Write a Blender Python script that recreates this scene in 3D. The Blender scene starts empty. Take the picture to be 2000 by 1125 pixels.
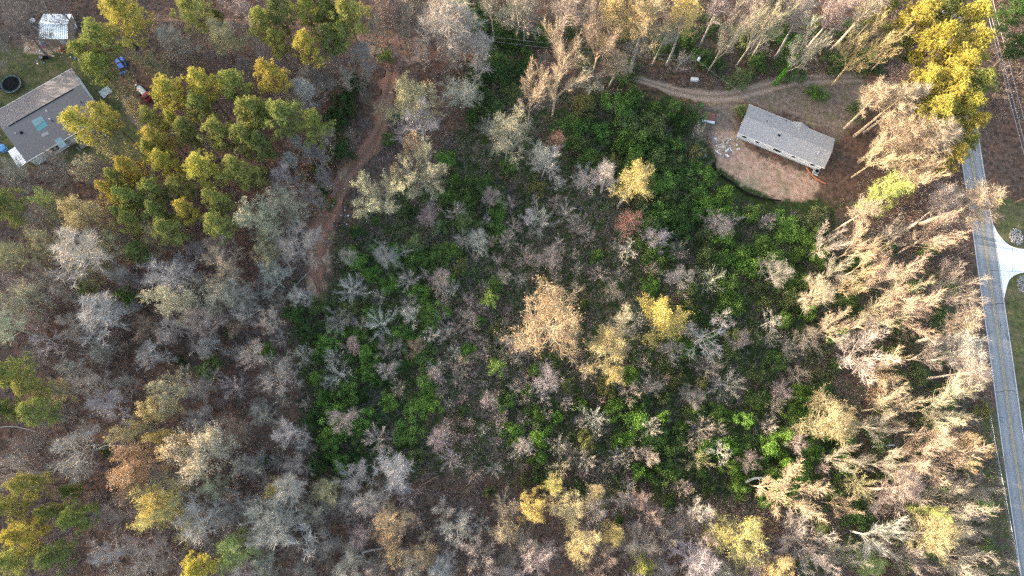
import bpy, math, random
import numpy as np
from mathutils import Matrix, Vector

scene = bpy.context.scene
COL = scene.collection
R = math.radians

# ------------------------------------------------------------------ camera
CAM_H = 130.0
FPX = 1333.0                       # focal length in pixels of the 2000 px wide photograph
TILT, ROLL = R(14.3), R(6.75)
cam_data = bpy.data.cameras.new('camera')
cam_data.sensor_width = 36.0
cam_data.lens = 36.0 * FPX / 2000.0
cam_data.clip_start, cam_data.clip_end = 1.0, 4000.0
cam = bpy.data.objects.new('camera', cam_data)
COL.objects.link(cam)
CAM_R = Matrix.Rotation(TILT, 4, 'X') @ Matrix.Rotation(ROLL, 4, 'Z')
cam.matrix_world = Matrix.Translation((0, 0, CAM_H)) @ CAM_R
scene.camera = cam

# ------------------------------------------------------------------ light
SUN_EL = 8.4
SUN_IMG = (-1.0, 0.22)             # where the sun stands, as a direction in the photo (x right, y up)
_sd = CAM_R.to_3x3() @ Vector((SUN_IMG[0], SUN_IMG[1], 0))
SUN_AZ = math.atan2(_sd.y, _sd.x)
world = bpy.data.worlds.new('World')
scene.world = world
world.use_nodes = True
nt = world.node_tree
nt.nodes.clear()
wo = nt.nodes.new('ShaderNodeOutputWorld')
bg = nt.nodes.new('ShaderNodeBackground')
sky = nt.nodes.new('ShaderNodeTexSky')
sky.sky_type = 'NISHITA'
sky.sun_disc = False
sky.sun_elevation = R(SUN_EL)
sky.sun_rotation = math.pi / 2 - SUN_AZ
sky.air_density, sky.dust_density, sky.ozone_density = 0.8, 3.0, 0.3
bg.inputs['Strength'].default_value = 0.15
nt.links.new(sky.outputs[0], bg.inputs[0])
nt.links.new(bg.outputs[0], wo.inputs[0])

sun_d = bpy.data.lights.new('sun', 'SUN')
sun_d.energy = 2.4
sun_d.angle = R(0.5)
sun_d.color = (1.0, 0.85, 0.64)
sun = bpy.data.objects.new('sun', sun_d)
COL.objects.link(sun)
_to_sun = Vector((math.cos(SUN_AZ) * math.cos(R(SUN_EL)), math.sin(SUN_AZ) * math.cos(R(SUN_EL)), math.sin(R(SUN_EL))))
sun.rotation_euler = _to_sun.to_track_quat('Z', 'Y').to_euler()

vs = scene.view_settings
vs.view_transform = 'Standard'
vs.look = 'None'
vs.exposure = 2.85
vs.gamma = 1.0
vs.use_curve_mapping = False
scene.cycles.use_denoising = False
scene.cycles.filter_width = 1.4
scene.cycles.max_bounces = 6
scene.cycles.diffuse_bounces = 3
scene.cycles.transparent_max_bounces = 4

rng = np.random.default_rng(11)
random.seed(11)

# ------------------------------------------------------------------ helpers
_M3 = np.array(CAM_R.to_3x3())


def ray(px, py):
    return _M3 @ np.array([(px - 1000.0) / FPX, (562.5 - py) / FPX, -1.0])


def at(px, py, z=0.0):
    """World point at height z that the photo shows at pixel px, py."""
    d = ray(px, py)
    t = (CAM_H - z) / -d[2]
    return np.array([d[0] * t, d[1] * t, z])


def mpp(px, py, z=0.0):
    """Metres per photo pixel at height z."""
    d = ray(px, py)
    return (CAM_H - z) / -d[2] / FPX


def tag(o, label=None, cat=None, group=None, kind=None):
    if label: o['label'] = label
    if cat: o['category'] = cat
    if group: o['group'] = group
    if kind: o['kind'] = kind
    return o


def empty(name, loc, rz=0.0):
    o = bpy.data.objects.new(name, None)
    COL.objects.link(o)
    o.location = loc
    o.rotation_euler = (0, 0, rz)
    o.empty_display_size = 0.2
    return o


def np_mesh(name, verts, loops, starts, totals, mat_idx=None, smooth=False, mats=(), uv=None):
    me = bpy.data.meshes.new(name)
    verts = np.asarray(verts, np.float32)
    loops = np.asarray(loops, np.int32).ravel()
    me.vertices.add(len(verts))
    me.vertices.foreach_set('co', verts.ravel())
    me.loops.add(len(loops))
    me.loops.foreach_set('vertex_index', loops)
    me.polygons.add(len(starts))
    me.polygons.foreach_set('loop_start', np.asarray(starts, np.int32))
    me.polygons.foreach_set('loop_total', np.asarray(totals, np.int32))
    if mat_idx is not None:
        me.polygons.foreach_set('material_index', np.asarray(mat_idx, np.int32))
    if smooth:
        me.polygons.foreach_set('use_smooth', np.ones(len(starts), bool))
    for m in mats:
        me.materials.append(m)
    if uv is not None:
        l = me.uv_layers.new(name='UVMap')
        l.data.foreach_set('uv', np.asarray(uv, np.float32).ravel())
    me.update(calc_edges=True)
    me.validate()
    return me


def quads_mesh(name, q, mats=(), mat_idx=None):
    """q: (n, k, 3) loose faces of k corners."""
    n, k = q.shape[:2]
    return np_mesh(name, q.reshape(-1, 3), np.arange(n * k), np.arange(n) * k, np.full(n, k), mat_idx, mats=mats)


def _unit(v):
    return v / np.maximum(np.linalg.norm(v, axis=-1, keepdims=True), 1e-9)


def tube_faces(P0, P1, R0, R1, n):
    """Open tubes of n sides as (m*n, 4, 3) faces."""
    P0, P1 = np.asarray(P0, float), np.asarray(P1, float)
    R0, R1 = np.asarray(R0, float), np.asarray(R1, float)
    d = _unit(P1 - P0)
    a = np.where(np.abs(d[:, 2:3]) < 0.9, [[0, 0, 1.0]], [[1.0, 0, 0]])
    u = _unit(np.cross(d, a))
    v = np.cross(d, u)
    out = []
    ang = np.arange(n + 1) * 2 * math.pi / n
    for i in range(n):
        o0 = u * math.cos(ang[i]) + v * math.sin(ang[i])
        o1 = u * math.cos(ang[i + 1]) + v * math.sin(ang[i + 1])
        out.append(np.stack([P0 + o0 * R0[:, None], P0 + o1 * R0[:, None], P1 + o1 * R1[:, None], P1 + o0 * R1[:, None]], 1))
    return np.concatenate(out)


class MB:
    """Collects shapes and links them as ONE mesh object."""
    def __init__(self):
        self.v, self.f = [], []

    def add(self, verts, faces):
        b = len(self.v)
        self.v += [tuple(p) for p in verts]
        self.f += [tuple(i + b for i in f) for f in faces]
        return self

    def box(self, c, s, rz=0.0, taper=1.0):
        ca, sa = math.cos(rz), math.sin(rz)
        vv = []
        for dz in (-.5, .5):
            k = 1.0 if dz < 0 else taper
            for dx, dy in ((-.5, -.5), (.5, -.5), (.5, .5), (-.5, .5)):
                x, y = dx * s[0] * k, dy * s[1] * k
                vv.append((c[0] + x * ca - y * sa, c[1] + x * sa + y * ca, c[2] + dz * s[2]))
        return self.add(vv, [(0, 3, 2, 1), (4, 5, 6, 7), (0, 1, 5, 4), (1, 2, 6, 5), (2, 3, 7, 6), (3, 0, 4, 7)])

    def tube(self, pts, r, n=8, cap=True):
        pts = [Vector(p) for p in pts]
        rs = r if isinstance(r, (list, tuple)) else [r] * len(pts)
        rings = []
        for i, p in enumerate(pts):
            d = (pts[min(i + 1, len(pts) - 1)] - pts[max(i - 1, 0)]).normalized()
            a = Vector((0, 0, 1)) if abs(d.z) < 0.9 else Vector((1, 0, 0))
            u = d.cross(a).normalized()
            w = d.cross(u)
            rings.append([p + (u * math.cos(k * 2 * math.pi / n) + w * math.sin(k * 2 * math.pi / n)) * rs[i] for k in range(n)])
        vv = [q for ring in rings for q in ring]
        ff = []
        for i in range(len(pts) - 1):
            for k in range(n):
                ff.append((i * n + k, i * n + (k + 1) % n, (i + 1) * n + (k + 1) % n, (i + 1) * n + k))
        if cap:
            ff.append(tuple(range(n - 1, -1, -1)))
            ff.append(tuple((len(pts) - 1) * n + k for k in range(n)))
        return self.add(vv, ff)

    def poly(self, pts, z0, z1):
        """Vertical prism over a plan outline."""
        n = len(pts)
        vv = [(p[0], p[1], z0) for p in pts] + [(p[0], p[1], z1) for p in pts]
        ff = [tuple(range(n - 1, -1, -1)), tuple(range(n, 2 * n))]
        ff += [(i, (i + 1) % n, n + (i + 1) % n, n + i) for i in range(n)]
        return self.add(vv, ff)

    def side(self, prof, y0, y1):
        """Prism over an x-z outline, from y0 to y1."""
        n = len(prof)
        vv = [(p[0], y0, p[1]) for p in prof] + [(p[0], y1, p[1]) for p in prof]
        ff = [tuple(range(n)), tuple(range(2 * n - 1, n - 1, -1))]
        ff += [(i, n + i, n + (i + 1) % n, (i + 1) % n) for i in range(n)]
        return self.add(vv, ff)

    def build(self, name, mat, parent=None, bevel=0.0, smooth=False):
        me = bpy.data.meshes.new(name)
        me.from_pydata(self.v, [], self.f)
        me.materials.append(mat)
        if smooth:
            for p in me.polygons: p.use_smooth = True
        me.update()
        o = bpy.data.objects.new(name, me)
        COL.objects.link(o)
        if parent: o.parent = parent
        if bevel:
            b = o.modifiers.new('bevel', 'BEVEL')
            b.width, b.segments, b.limit_method = bevel, 2, 'ANGLE'
        return o


# ------------------------------------------------------------------ materials
def mat_new(name):
    m = bpy.data.materials.new(name)
    m.use_nodes = True
    t = m.node_tree
    b = t.nodes['Principled BSDF']
    return m, t, b


def N(t, kind, **kw):
    n = t.nodes.new(kind)
    for k, v in kw.items():
        if k.startswith('i_'):
            key = k[2:]
            n.inputs[int(key) if key.isdigit() else key].default_value = v
        else:
            setattr(n, k, v)
    return n


def noise(t, scale, detail=4.0, rough=0.6, coord='Object', stretch=None):
    tc = N(t, 'ShaderNodeTexCoord')
    n = N(t, 'ShaderNodeTexNoise')
    n.inputs['Scale'].default_value = scale
    n.inputs['Detail'].default_value = detail
    n.inputs['Roughness'].default_value = rough
    src = tc.outputs[coord]
    if stretch:
        mp = N(t, 'ShaderNodeMapping')
        mp.inputs['Scale'].default_value = stretch
        t.links.new(src, mp.inputs[0])
        src = mp.outputs[0]
    t.links.new(src, n.inputs['Vector'])
    return n


def mixc(t, fac, a, b, mode='MIX'):
    m = N(t, 'ShaderNodeMix', data_type='RGBA', blend_type=mode)
    socks = (m.inputs[0], m.inputs[6], m.inputs[7])
    for sock, v in zip(socks, (fac, a, b)):
        if isinstance(v, bpy.types.NodeSocket):
            t.links.new(v, sock)
        elif isinstance(v, tuple):
            sock.default_value = (*v[:3], 1.0)
        else:
            sock.default_value = v
    return m.outputs[2]


def ramp(t, src, lo, hi):
    m = N(t, 'ShaderNodeMapRange')
    m.inputs[1].default_value, m.inputs[2].default_value = lo, hi
    t.links.new(src, m.inputs[0])
    return m.outputs[0]


def simple(name, col, rough=0.7, var=0.25, scale=3.0, metallic=0.0, dirt=None, stretch=None, spec=0.3):
    m, t, b = mat_new(name)
    n = noise(t, scale, 5, 0.65, stretch=stretch)
    f = ramp(t, n.outputs[0], 0.3, 0.7)
    dark = tuple(c * (1 - var) for c in col)
    lite = tuple(min(1, c * (1 + var)) for c in col)
    c = mixc(t, f, dark, lite)
    if dirt:
        n2 = noise(t, scale * 0.35, 6, 0.7)
        c = mixc(t, ramp(t, n2.outputs[0], 0.5, 0.75), c, dirt)
    t.links.new(c, b.inputs['Base Color'])
    b.inputs['Roughness'].default_value = rough
    b.inputs['Metallic'].default_value = metallic
    b.inputs['Specular IOR Level'].default_value = spec
    return m


def plant_mat(name, lo, hi, transl=0.0, rough=0.85, scale=0.9, hue_mix=None):
    """Plant surface: the object's own colour, varied in patches."""
    m, t, b = mat_new(name)
    oi = N(t, 'ShaderNodeObjectInfo')
    n = noise(t, scale, 3, 0.6)
    f = ramp(t, n.outputs[0], 0.3, 0.7)
    k = mixc(t, f, (lo, lo, lo), (hi, hi, hi))
    c = mixc(t, 1.0, oi.outputs['Color'], k, 'MULTIPLY')
    if hue_mix:
        n2 = noise(t, scale * 2.3, 2, 0.5)
        c = mixc(t, ramp(t, n2.outputs[0], 0.48, 0.72), c, mixc(t, 1.0, c, hue_mix, 'MULTIPLY'))
    t.links.new(c, b.inputs['Base Color'])
    b.inputs['Roughness'].default_value = rough
    b.inputs['Specular IOR Level'].default_value = 0.15
    if transl:
        tr = N(t, 'ShaderNodeBsdfTranslucent')
        t.links.new(c, tr.inputs[0])
        ms = N(t, 'ShaderNodeMixShader')
        ms.inputs[0].default_value = transl
        out = t.nodes['Material Output']
        t.links.new(b.outputs[0], ms.inputs[1])
        t.links.new(tr.outputs[0], ms.inputs[2])
        t.links.new(ms.outputs[0], out.inputs[0])
    return m


M_TWIG = plant_mat('twig_bark', 0.72, 1.22)
M_FINE = plant_mat('fine_twig_bark', 0.62, 1.02)
M_TRUNK = plant_mat('trunk_bark', 0.65, 1.2, scale=2.5)
M_BUD = plant_mat('buds', 0.75, 1.2, transl=0.35, hue_mix=(1.05, 0.86, 0.7))
M_NEEDLE = plant_mat('needles', 0.7, 1.25, transl=0.25, hue_mix=(1.1, 1.0, 0.8))
M_LEAF = plant_mat('leaves', 0.6, 1.3, transl=0.25, hue_mix=(0.8, 0.95, 0.9))


# ------------------------------------------------------------------ tree prototypes
class Plant:
    """Branch segments of one prototype: (p0, p1, r0, r1) by order of branching, plus tip points."""
    def __init__(self, spec, seed):
        self.s, self.g = spec, np.random.default_rng(seed)
        self.segs, self.tips = {}, []

    def branch(self, p, d, L, r, lev):
        s, g = self.s, self.g
        n = s['n'][lev]
        pts, dirs = [p], []
        step = L / n
        for i in range(n):
            d = d + g.normal(0, s['wob'][lev], 3) + np.array([0, 0, s['up'][lev]])
            d = d / np.linalg.norm(d)
            p = p + d * step
            pts.append(p)
            dirs.append(d)
        rr = np.linspace(r, r * s['taper'][lev], n + 1)
        S = self.segs.setdefault(lev, [])
        for i in range(n):
            S.append((pts[i], pts[i + 1], rr[i], rr[i + 1]))
        if lev >= s['max']:
            self.tips += pts[1:]
            return
        if lev >= s['max'] - 1:
            self.tips.append(pts[-1])
        m = s['kids'][lev]
        ph = g.uniform(0, 6.28)
        for k in range(m):
            t = s['t0'][lev] + (1 - s['t0'][lev]) * (k + g.uniform(0.1, 0.9)) / m
            x = t * n
            i = min(int(x), n - 1)
            q = pts[i] + (pts[i + 1] - pts[i]) * (x - i)
            dd = dirs[i]
            a = np.array([0, 0, 1.0]) if abs(dd[2]) < 0.9 else np.array([1.0, 0, 0])
            u = np.cross(dd, a); u /= np.linalg.norm(u)
            v = np.cross(dd, u)
            az = ph + k * 2.4 + g.normal(0, 0.4)
            an = math.radians(s['ang'][lev] * g.uniform(0.7, 1.25)) * (1 - 0.35 * t)
            nd = dd * math.cos(an) + (u * math.cos(az) + v * math.sin(az)) * math.sin(an)
            prof = s['prof'](t) if lev == 0 else (1.05 - 0.5 * t)
            rad = max(np.interp(x, range(n + 1), rr) * s['rk'][lev], s['rmin'])
            self.branch(q, nd, L * s['len'][lev] * prof * g.uniform(0.75, 1.2), rad, lev + 1)


SPREAD = dict(max=3, n=[7, 5, 3, 2], wob=[.05, .12, .16, .2], up=[.05, .08, .05, .02], taper=[.25, .22, .35, .5],
              kids=[15, 8, 6], t0=[.34, .22, .2], ang=[66, 50, 48], len=[.47, .5, .5], rk=[.58, .62, .65], rmin=.028,
              prof=lambda t: 1.1 - 0.62 * t, twigs=3600, tl=(.5, 1.15))
POPLAR = dict(max=3, n=[9, 5, 3, 2], wob=[.02, .08, .14, .2], up=[.05, .10, .08, .04], taper=[.12, .2, .35, .5],
              kids=[26, 7, 5], t0=[.52, .2, .15], ang=[58, 40, 42], len=[.28, .46, .5], rk=[.44, .6, .65], rmin=.026,
              prof=lambda t: 1.15 - 0.75 * t, twigs=3600, tl=(.45, 1.0))
FAN = dict(max=3, n=[4, 6, 3, 2], wob=[.04, .07, .1, .14], up=[.05, .03, .05, .05], taper=[.7, .12, .3, .5],
           kids=[10, 12, 6], t0=[.62, .28, .2], ang=[44, 32, 34], len=[1.15, .36, .44], rk=[.5, .48, .6], rmin=.026,
           prof=lambda t: 1.0, twigs=4000, tl=(.5, 1.1))
STAR = dict(max=2, n=[3, 4, 3], wob=[.05, .08, .1], up=[.1, .01, .02], taper=[.6, .25, .4],
            kids=[20, 9], t0=[.12, .2], ang=[74, 38], len=[1.0, .40], rk=[.45, .6], rmin=.017,
            prof=lambda t: 1.15 - 0.55 * t, twigs=3600, tl=(.25, .6))
DEAD = dict(max=3, n=[8, 6, 4, 2], wob=[.06, .2, .25, .25], up=[.03, .04, .02, 0], taper=[.3, .3, .4, .5],
            kids=[10, 5, 4], t0=[.45, .3, .25], ang=[60, 50, 50], len=[.34, .5, .5], rk=[.5, .6, .6], rmin=.028,
            prof=lambda t: 1.1 - 0.5 * t, twigs=700, tl=(.3, .8))
PROTO_H = {'spread': 18.0, 'poplar': 21.0, 'fan': 17.0, 'star': 6.0, 'sap': 5.0, 'dead': 14.0}


def make_bare(kind, seed, buds=0, bud_size=0.13, bud_spread=0.22):
    spec = {'spread': SPREAD, 'poplar': POPLAR, 'fan': FAN, 'star': STAR, 'sap': SAP, 'dead': DEAD}[kind]
    P = Plant(spec, seed)
    Ht = {'spread': 13.5, 'poplar': 20.0, 'fan': 6.5, 'star': 2.6, 'sap': 2.2, 'dead': 13.0}[kind]
    r0 = {'spread': .27, 'poplar': .27, 'fan': .29, 'star': .06, 'sap': .038, 'dead': .16}[kind]
    P.branch(np.array([0, 0, -0.4]), np.array([0, 0, 1.0]), Ht, r0, 0)
    allp = np.array([s[1] for L in P.segs.values() for s in L])
    top = allp[:, 2].max()
    rad = np.percentile(np.hypot(allp[:, 0], allp[:, 1]), 96)
    k = PROTO_H[kind] / top
    F0, F1 = [], []
    for lev, L in P.segs.items():
        p0, p1 = np.array([s[0] for s in L]), np.array([s[1] for s in L])
        q0, q1 = np.array([s[2] for s in L]), np.array([s[3] for s in L])
        f = tube_faces(p0 * k, p1 * k, q0, q1, 6 if lev == 0 else (4 if lev == 1 else 3))
        (F0 if lev == 0 else F1).append(f)
    # fine twigs: slender blades off the outer branches
    g = np.random.default_rng(seed + 900)
    L = P.segs[spec['max']] + (P.segs[spec['max'] - 1] if spec['max'] > 1 else [])
    a0, a1 = np.array([s[0] for s in L]) * k, np.array([s[1] for s in L]) * k
    pick = g.integers(0, len(L), spec['twigs'])
    c0 = a0[pick] + (a1 - a0)[pick] * g.uniform(0, 1, (len(pick), 1))
    dd = _unit(_unit((a1 - a0)[pick]) * .8 + g.normal(0, .5, c0.shape) + [0, 0, .18])
    ln = g.uniform(*spec['tl'], (len(pick), 1))
    bend = c0 + dd * ln * .55
    d2 = _unit(dd + g.normal(0, .25, dd.shape) + [0, 0, .12])
    w = _unit(np.cross(dd, g.normal(0, 1, dd.shape))) * (spec['rmin'] * .62)
    tw = np.stack([c0 - w, c0 + w, bend + w * .7, bend - w * .7], 1)
    tw2 = np.stack([bend - w * .7, bend + w * .7, bend + d2 * ln * .5 + w * .15, bend + d2 * ln * .5 - w * .15], 1)
    FT = np.concatenate([tw, tw2])
    P.tips = list(np.concatenate([bend, bend + d2 * ln * .5]) / k)
    out = {'trunk': quads_mesh(kind + '_trunk', np.concatenate(F0), [M_TRUNK]),
           'crown': quads_mesh(kind + '_crown', np.concatenate(F1 + [FT]), [M_TWIG, M_FINE], np.r_[np.zeros(sum(len(f) for f in F1), int), np.full(len(FT), 0 if kind in ('star', 'sap') else 1)]), 'rad': rad * k, 'h': PROTO_H[kind]}
    if buds:
        g = np.random.default_rng(seed + 500)
        T = np.array(P.tips) * k
        per = 9
        hub = T[g.integers(0, len(T), buds // per)]
        c = np.repeat(hub, per, 0) + g.normal(0, bud_spread, (buds // per * per, 3)) * [1, 1, .8]
        out['young_leaves'] = quads_mesh(kind + '_young_leaves', leaf_quads(g, c, bud_size), [M_BUD])
    return out


SAP = dict(STAR, kids=[16, 8], ang=[54, 42], rmin=.017, twigs=1500, tl=(.25, .7))


def leaf_quads(g, c, size, normal=None, spread=1.0):
    """Loose four-cornered leaf blades round centres c."""
    n = len(c)
    nn = g.normal(0, 1, (n, 3))
    if normal is not None:
        nn = normal + nn * spread
    nn = _unit(nn)
    a = _unit(np.cross(nn, g.normal(0, 1, (n, 3))))
    b = np.cross(nn, a)
    s = (size * g.uniform(0.6, 1.35, n))[:, None]
    return np.stack([c - a * s * .62, c - b * s * .4, c + a * s * .62, c + b * s * .4], 1)


def make_pine(seed, lean=0.0, dense=1.0):
    g = np.random.default_rng(seed)
    H = 20.0
    pts = [np.array([0, 0, -0.4])]
    for i in range(9):
        pts.append(pts[-1] + np.array([g.normal(0, .08), g.normal(0, .08), (H - 0.6 + .4) / 9]))
    pts = np.array(pts)
    rr = np.linspace(.24, .05, 10)
    trunk = tube_faces(pts[:-1], pts[1:], rr[:-1], rr[1:], 7)
    segs, clumps = [], []
    nb = int(42 * dense)
    for i in range(nb):
        t = i / (nb - 1)
        z = H * (0.56 + 0.42 * t)
        L = (3.7 * (1 - t) ** 0.65 + 0.35) * g.uniform(0.45, 1.3) * (0.45 + 0.55 * min(1, t * 3.5 + .25))
        az = i * 2.4 + g.normal(0, .35)
        base = np.array([np.interp(z, pts[:, 2], pts[:, 0]), np.interp(z, pts[:, 2], pts[:, 1]), z])
        el = R(8 + 42 * t + g.normal(0, 8))
        d = np.array([math.cos(az) * math.cos(el), math.sin(az) * math.cos(el), math.sin(el)])
        q = base + d * L + np.array([0, 0, .12 * L])
        mid = base + d * L * .55
        segs += [(base, mid, .05, .035), (mid, q, .035, .02)]
        clumps.append((q, g.uniform(.55, .95)))
        for k in range(int(1 + L * 1.0)):
            off = g.normal(0, 1, 3); off[2] *= .5
            qq = base + (q - base) * g.uniform(.5, .98) + _unit(off) * g.uniform(.5, 1.1)
            segs.append((mid, qq, .025, .015))
            clumps.append((qq, g.uniform(.35, .75)))
    clumps.append((np.array([pts[-1][0], pts[-1][1], H]), .7))
    needles = []
    for c, s in clumps:
        m = int(10 * (s / .7) ** 2) + 3
        v = _unit(g.normal(0, 1, (m, 3)) + [0, 0, .25])
        tip = c + v * (s * g.uniform(.35, .95, m))[:, None]
        nbl = 13
        tt = np.repeat(tip, nbl, 0)
        dd = _unit(np.repeat(v, nbl, 0) * .7 + g.normal(0, .75, (m * nbl, 3)))
        w = _unit(np.cross(dd, g.normal(0, 1, dd.shape))) * .045
        ln = g.uniform(.22, .42, (len(dd), 1))
        needles.append(np.stack([tt - w, tt + w, tt + dd * ln], 1))
    p0, p1 = np.array([s[0] for s in segs]), np.array([s[1] for s in segs])
    lim = tube_faces(p0, p1, np.array([s[2] for s in segs]), np.array([s[3] for s in segs]), 3)
    nq = np.concatenate(needles)
    return {'trunk': quads_mesh('pine_trunk', trunk, [M_TRUNK]), 'limbs': quads_mesh('pine_limbs', lim, [M_TRUNK]),
            'crown': quads_mesh('pine_crown', nq, [M_NEEDLE]), 'rad': 3.6, 'h': H}


def make_shrub(seed, lobes=15, leaves=300, size=.135, H=2.6, rad=2.4, tall=1.0):
    g = np.random.default_rng(seed)
    C, S = [], []
    for i in range(lobes):
        a = i * 2.4 + g.normal(0, .3)
        r = rad * math.sqrt((i + .3) / lobes) * g.uniform(.5, 1.1)
        s = rad * g.uniform(.17, .36)
        C.append([r * math.cos(a), r * math.sin(a), max(s * .7, H * (1 - .5 * (r / rad) ** 2) * g.uniform(.55, 1) - s)])
        S.append(s)
    C, S = np.array(C), np.array(S)
    q = []
    for c, s in zip(C, S):
        m = int(leaves * (s / (rad * .33)) ** 2)
        v = _unit(g.normal(0, 1, (m, 3)) + [0, 0, .35])
        rr = s * g.uniform(.4, 1.0, m) ** .6 * g.choice([1, 1, 1, 1.2, 1.6], m)
        q.append(leaf_quads(g, c + v * rr[:, None] * [1, 1, tall], size, v, .8))
    q = np.concatenate(q)
    p0 = np.repeat([[0, 0, -.2]], lobes, 0) + g.normal(0, .15, (lobes, 3))
    lim = tube_faces(p0, C, np.full(lobes, .05), np.full(lobes, .025), 4)
    return {'trunk': quads_mesh('shrub_stems', lim, [M_TRUNK]), 'crown': quads_mesh('shrub_leaves', q, [M_LEAF]), 'rad': rad, 'h': H}


PROTO = {
    'spread': [make_bare('spread', s) for s in (1, 2, 3, 4)],
    'poplar': [make_bare('poplar', s) for s in (11, 12, 13)],
    'fan': [make_bare('fan', s) for s in (21, 22, 23)],
    'star': [make_bare('star', s) for s in (31, 32, 33, 34)],
    'sap': [make_bare('sap', s) for s in (41, 42, 43, 44)],
    'dead': [make_bare('dead', s) for s in (51, 52)],
    'budspread': [make_bare('spread', s, 4400, .14, .18) for s in (5, 6, 7)],
    'budpoplar': [make_bare('poplar', s, 3200, .13, .16) for s in (14, 15, 16)],
    'budfan': [make_bare('fan', s, 4400, .14, .18) for s in (24, 25)],
    'leafy': [make_bare('spread', s, 7000, .19, .27) for s in (8, 9)],
    'pine': [make_pine(s) for s in (61, 62, 63, 64)],
    'shrub': [make_shrub(s) for s in (71, 72, 73, 74, 75)],
    'round': [make_shrub(s, 14, 150, .17, 4.2, 1.7, 1.1) for s in (81, 82)],
}
# ------------------------------------------------------------------ tints (albedo) and kinds of plant
TINT = {
    'white': (.45, .405, .355), 'grey': (.335, .292, .25), 'dark': (.235, .20, .175), 'pink': (.385, .312, .27), 'tan': (.45, .365, .265),
    'olive': (.34, .315, .17), 'cream': (.44, .405, .29), 'gold': (.46, .385, .20), 'yellow': (.50, .43, .14), 'orange': (.48, .345, .205),
    'rust': (.33, .19, .14), 'red': (.42, .18, .16), 'lime': (.36, .44, .11), 'pale': (.42, .42, .30),
    'sungold': (.43, .375, .095), 'mid': (.28, .30, .092), 'deep': (.165, .205, .068),  # sungold puts the sun's yellow into the needle colour of lit pines
    'bright': (.18, .31, .062), 'green': (.14, .235, .058), 'dull': (.16, .205, .08), 'mossy': (.21, .21, .08), 'dusky': (.075, .135, .042),
}
WORD = {'white': 'whitish', 'grey': 'grey', 'dark': 'dark grey', 'pink': 'pinkish grey', 'tan': 'warm tan', 'olive': 'olive', 'cream': 'cream',
        'gold': 'golden', 'yellow': 'yellow', 'orange': 'orange', 'rust': 'rusty brown', 'red': 'red', 'lime': 'lime green', 'pale': 'pale green',
        'sungold': 'yellow-green', 'mid': 'olive green', 'deep': 'dark green', 'bright': 'bright green', 'green': 'green', 'dull': 'dull green',
        'mossy': 'yellowish green', 'dusky': 'deep green'}
# code: prototypes, object name, category, phrase, group, default tint, default height, wood tint when it has young leaves
KIND = {
    'P': ('pine', 'pine_tree', 'pine tree', 'pine with clumped needles', 'pines in the woods', 'mid', 21, None),
    'B': ('spread', 'bare_tree', 'bare tree', 'spreading bare tree', 'bare trees in the woods', 'grey', 17, None),
    'U': ('poplar', 'bare_tree', 'bare tree', 'tall upright bare tree', 'bare trees in the woods', 'grey', 20, None),
    'F': ('fan', 'bare_tree', 'bare tree', 'fan-shaped bare tree', 'bare trees in the woods', 'tan', 18, None),
    'W': ('star', 'bare_tree', 'bare tree', 'dense twiggy starburst tree', 'bare trees in the woods', 'white', 9, None),
    'L': ('budspread', 'budding_tree', 'budding tree', 'budding tree', 'trees coming into leaf', 'olive', 18, 'cream'),
    'V': ('budpoplar', 'budding_tree', 'budding tree', 'tall budding tree', 'trees coming into leaf', 'gold', 20, 'tan'),
    'Q': ('budfan', 'budding_tree', 'budding tree', 'fan-shaped budding tree', 'trees coming into leaf', 'gold', 18, 'tan'),
    'K': ('leafy', 'budding_tree', 'budding tree', 'leafy full-crowned tree', 'trees coming into leaf', 'gold', 17, 'tan'),
    'S': ('sap', 'bare_sapling', 'sapling', 'small bare sapling', 'bare saplings in the thicket', 'grey', 5, None),
    'G': ('shrub', 'evergreen_shrub', 'shrub', 'leafy shrub', 'evergreen shrubs in the thicket', 'green', 3, 'dark'),
    'Y': ('round', 'young_tree', 'young tree', 'round-crowned young tree', 'young leafy trees', 'lime', 5, 'dark'),
    'D': ('dead', 'dead_tree', 'dead tree', 'dead tree with crooked limbs', 'dead standing trees', 'white', 12, None),
}
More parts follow.
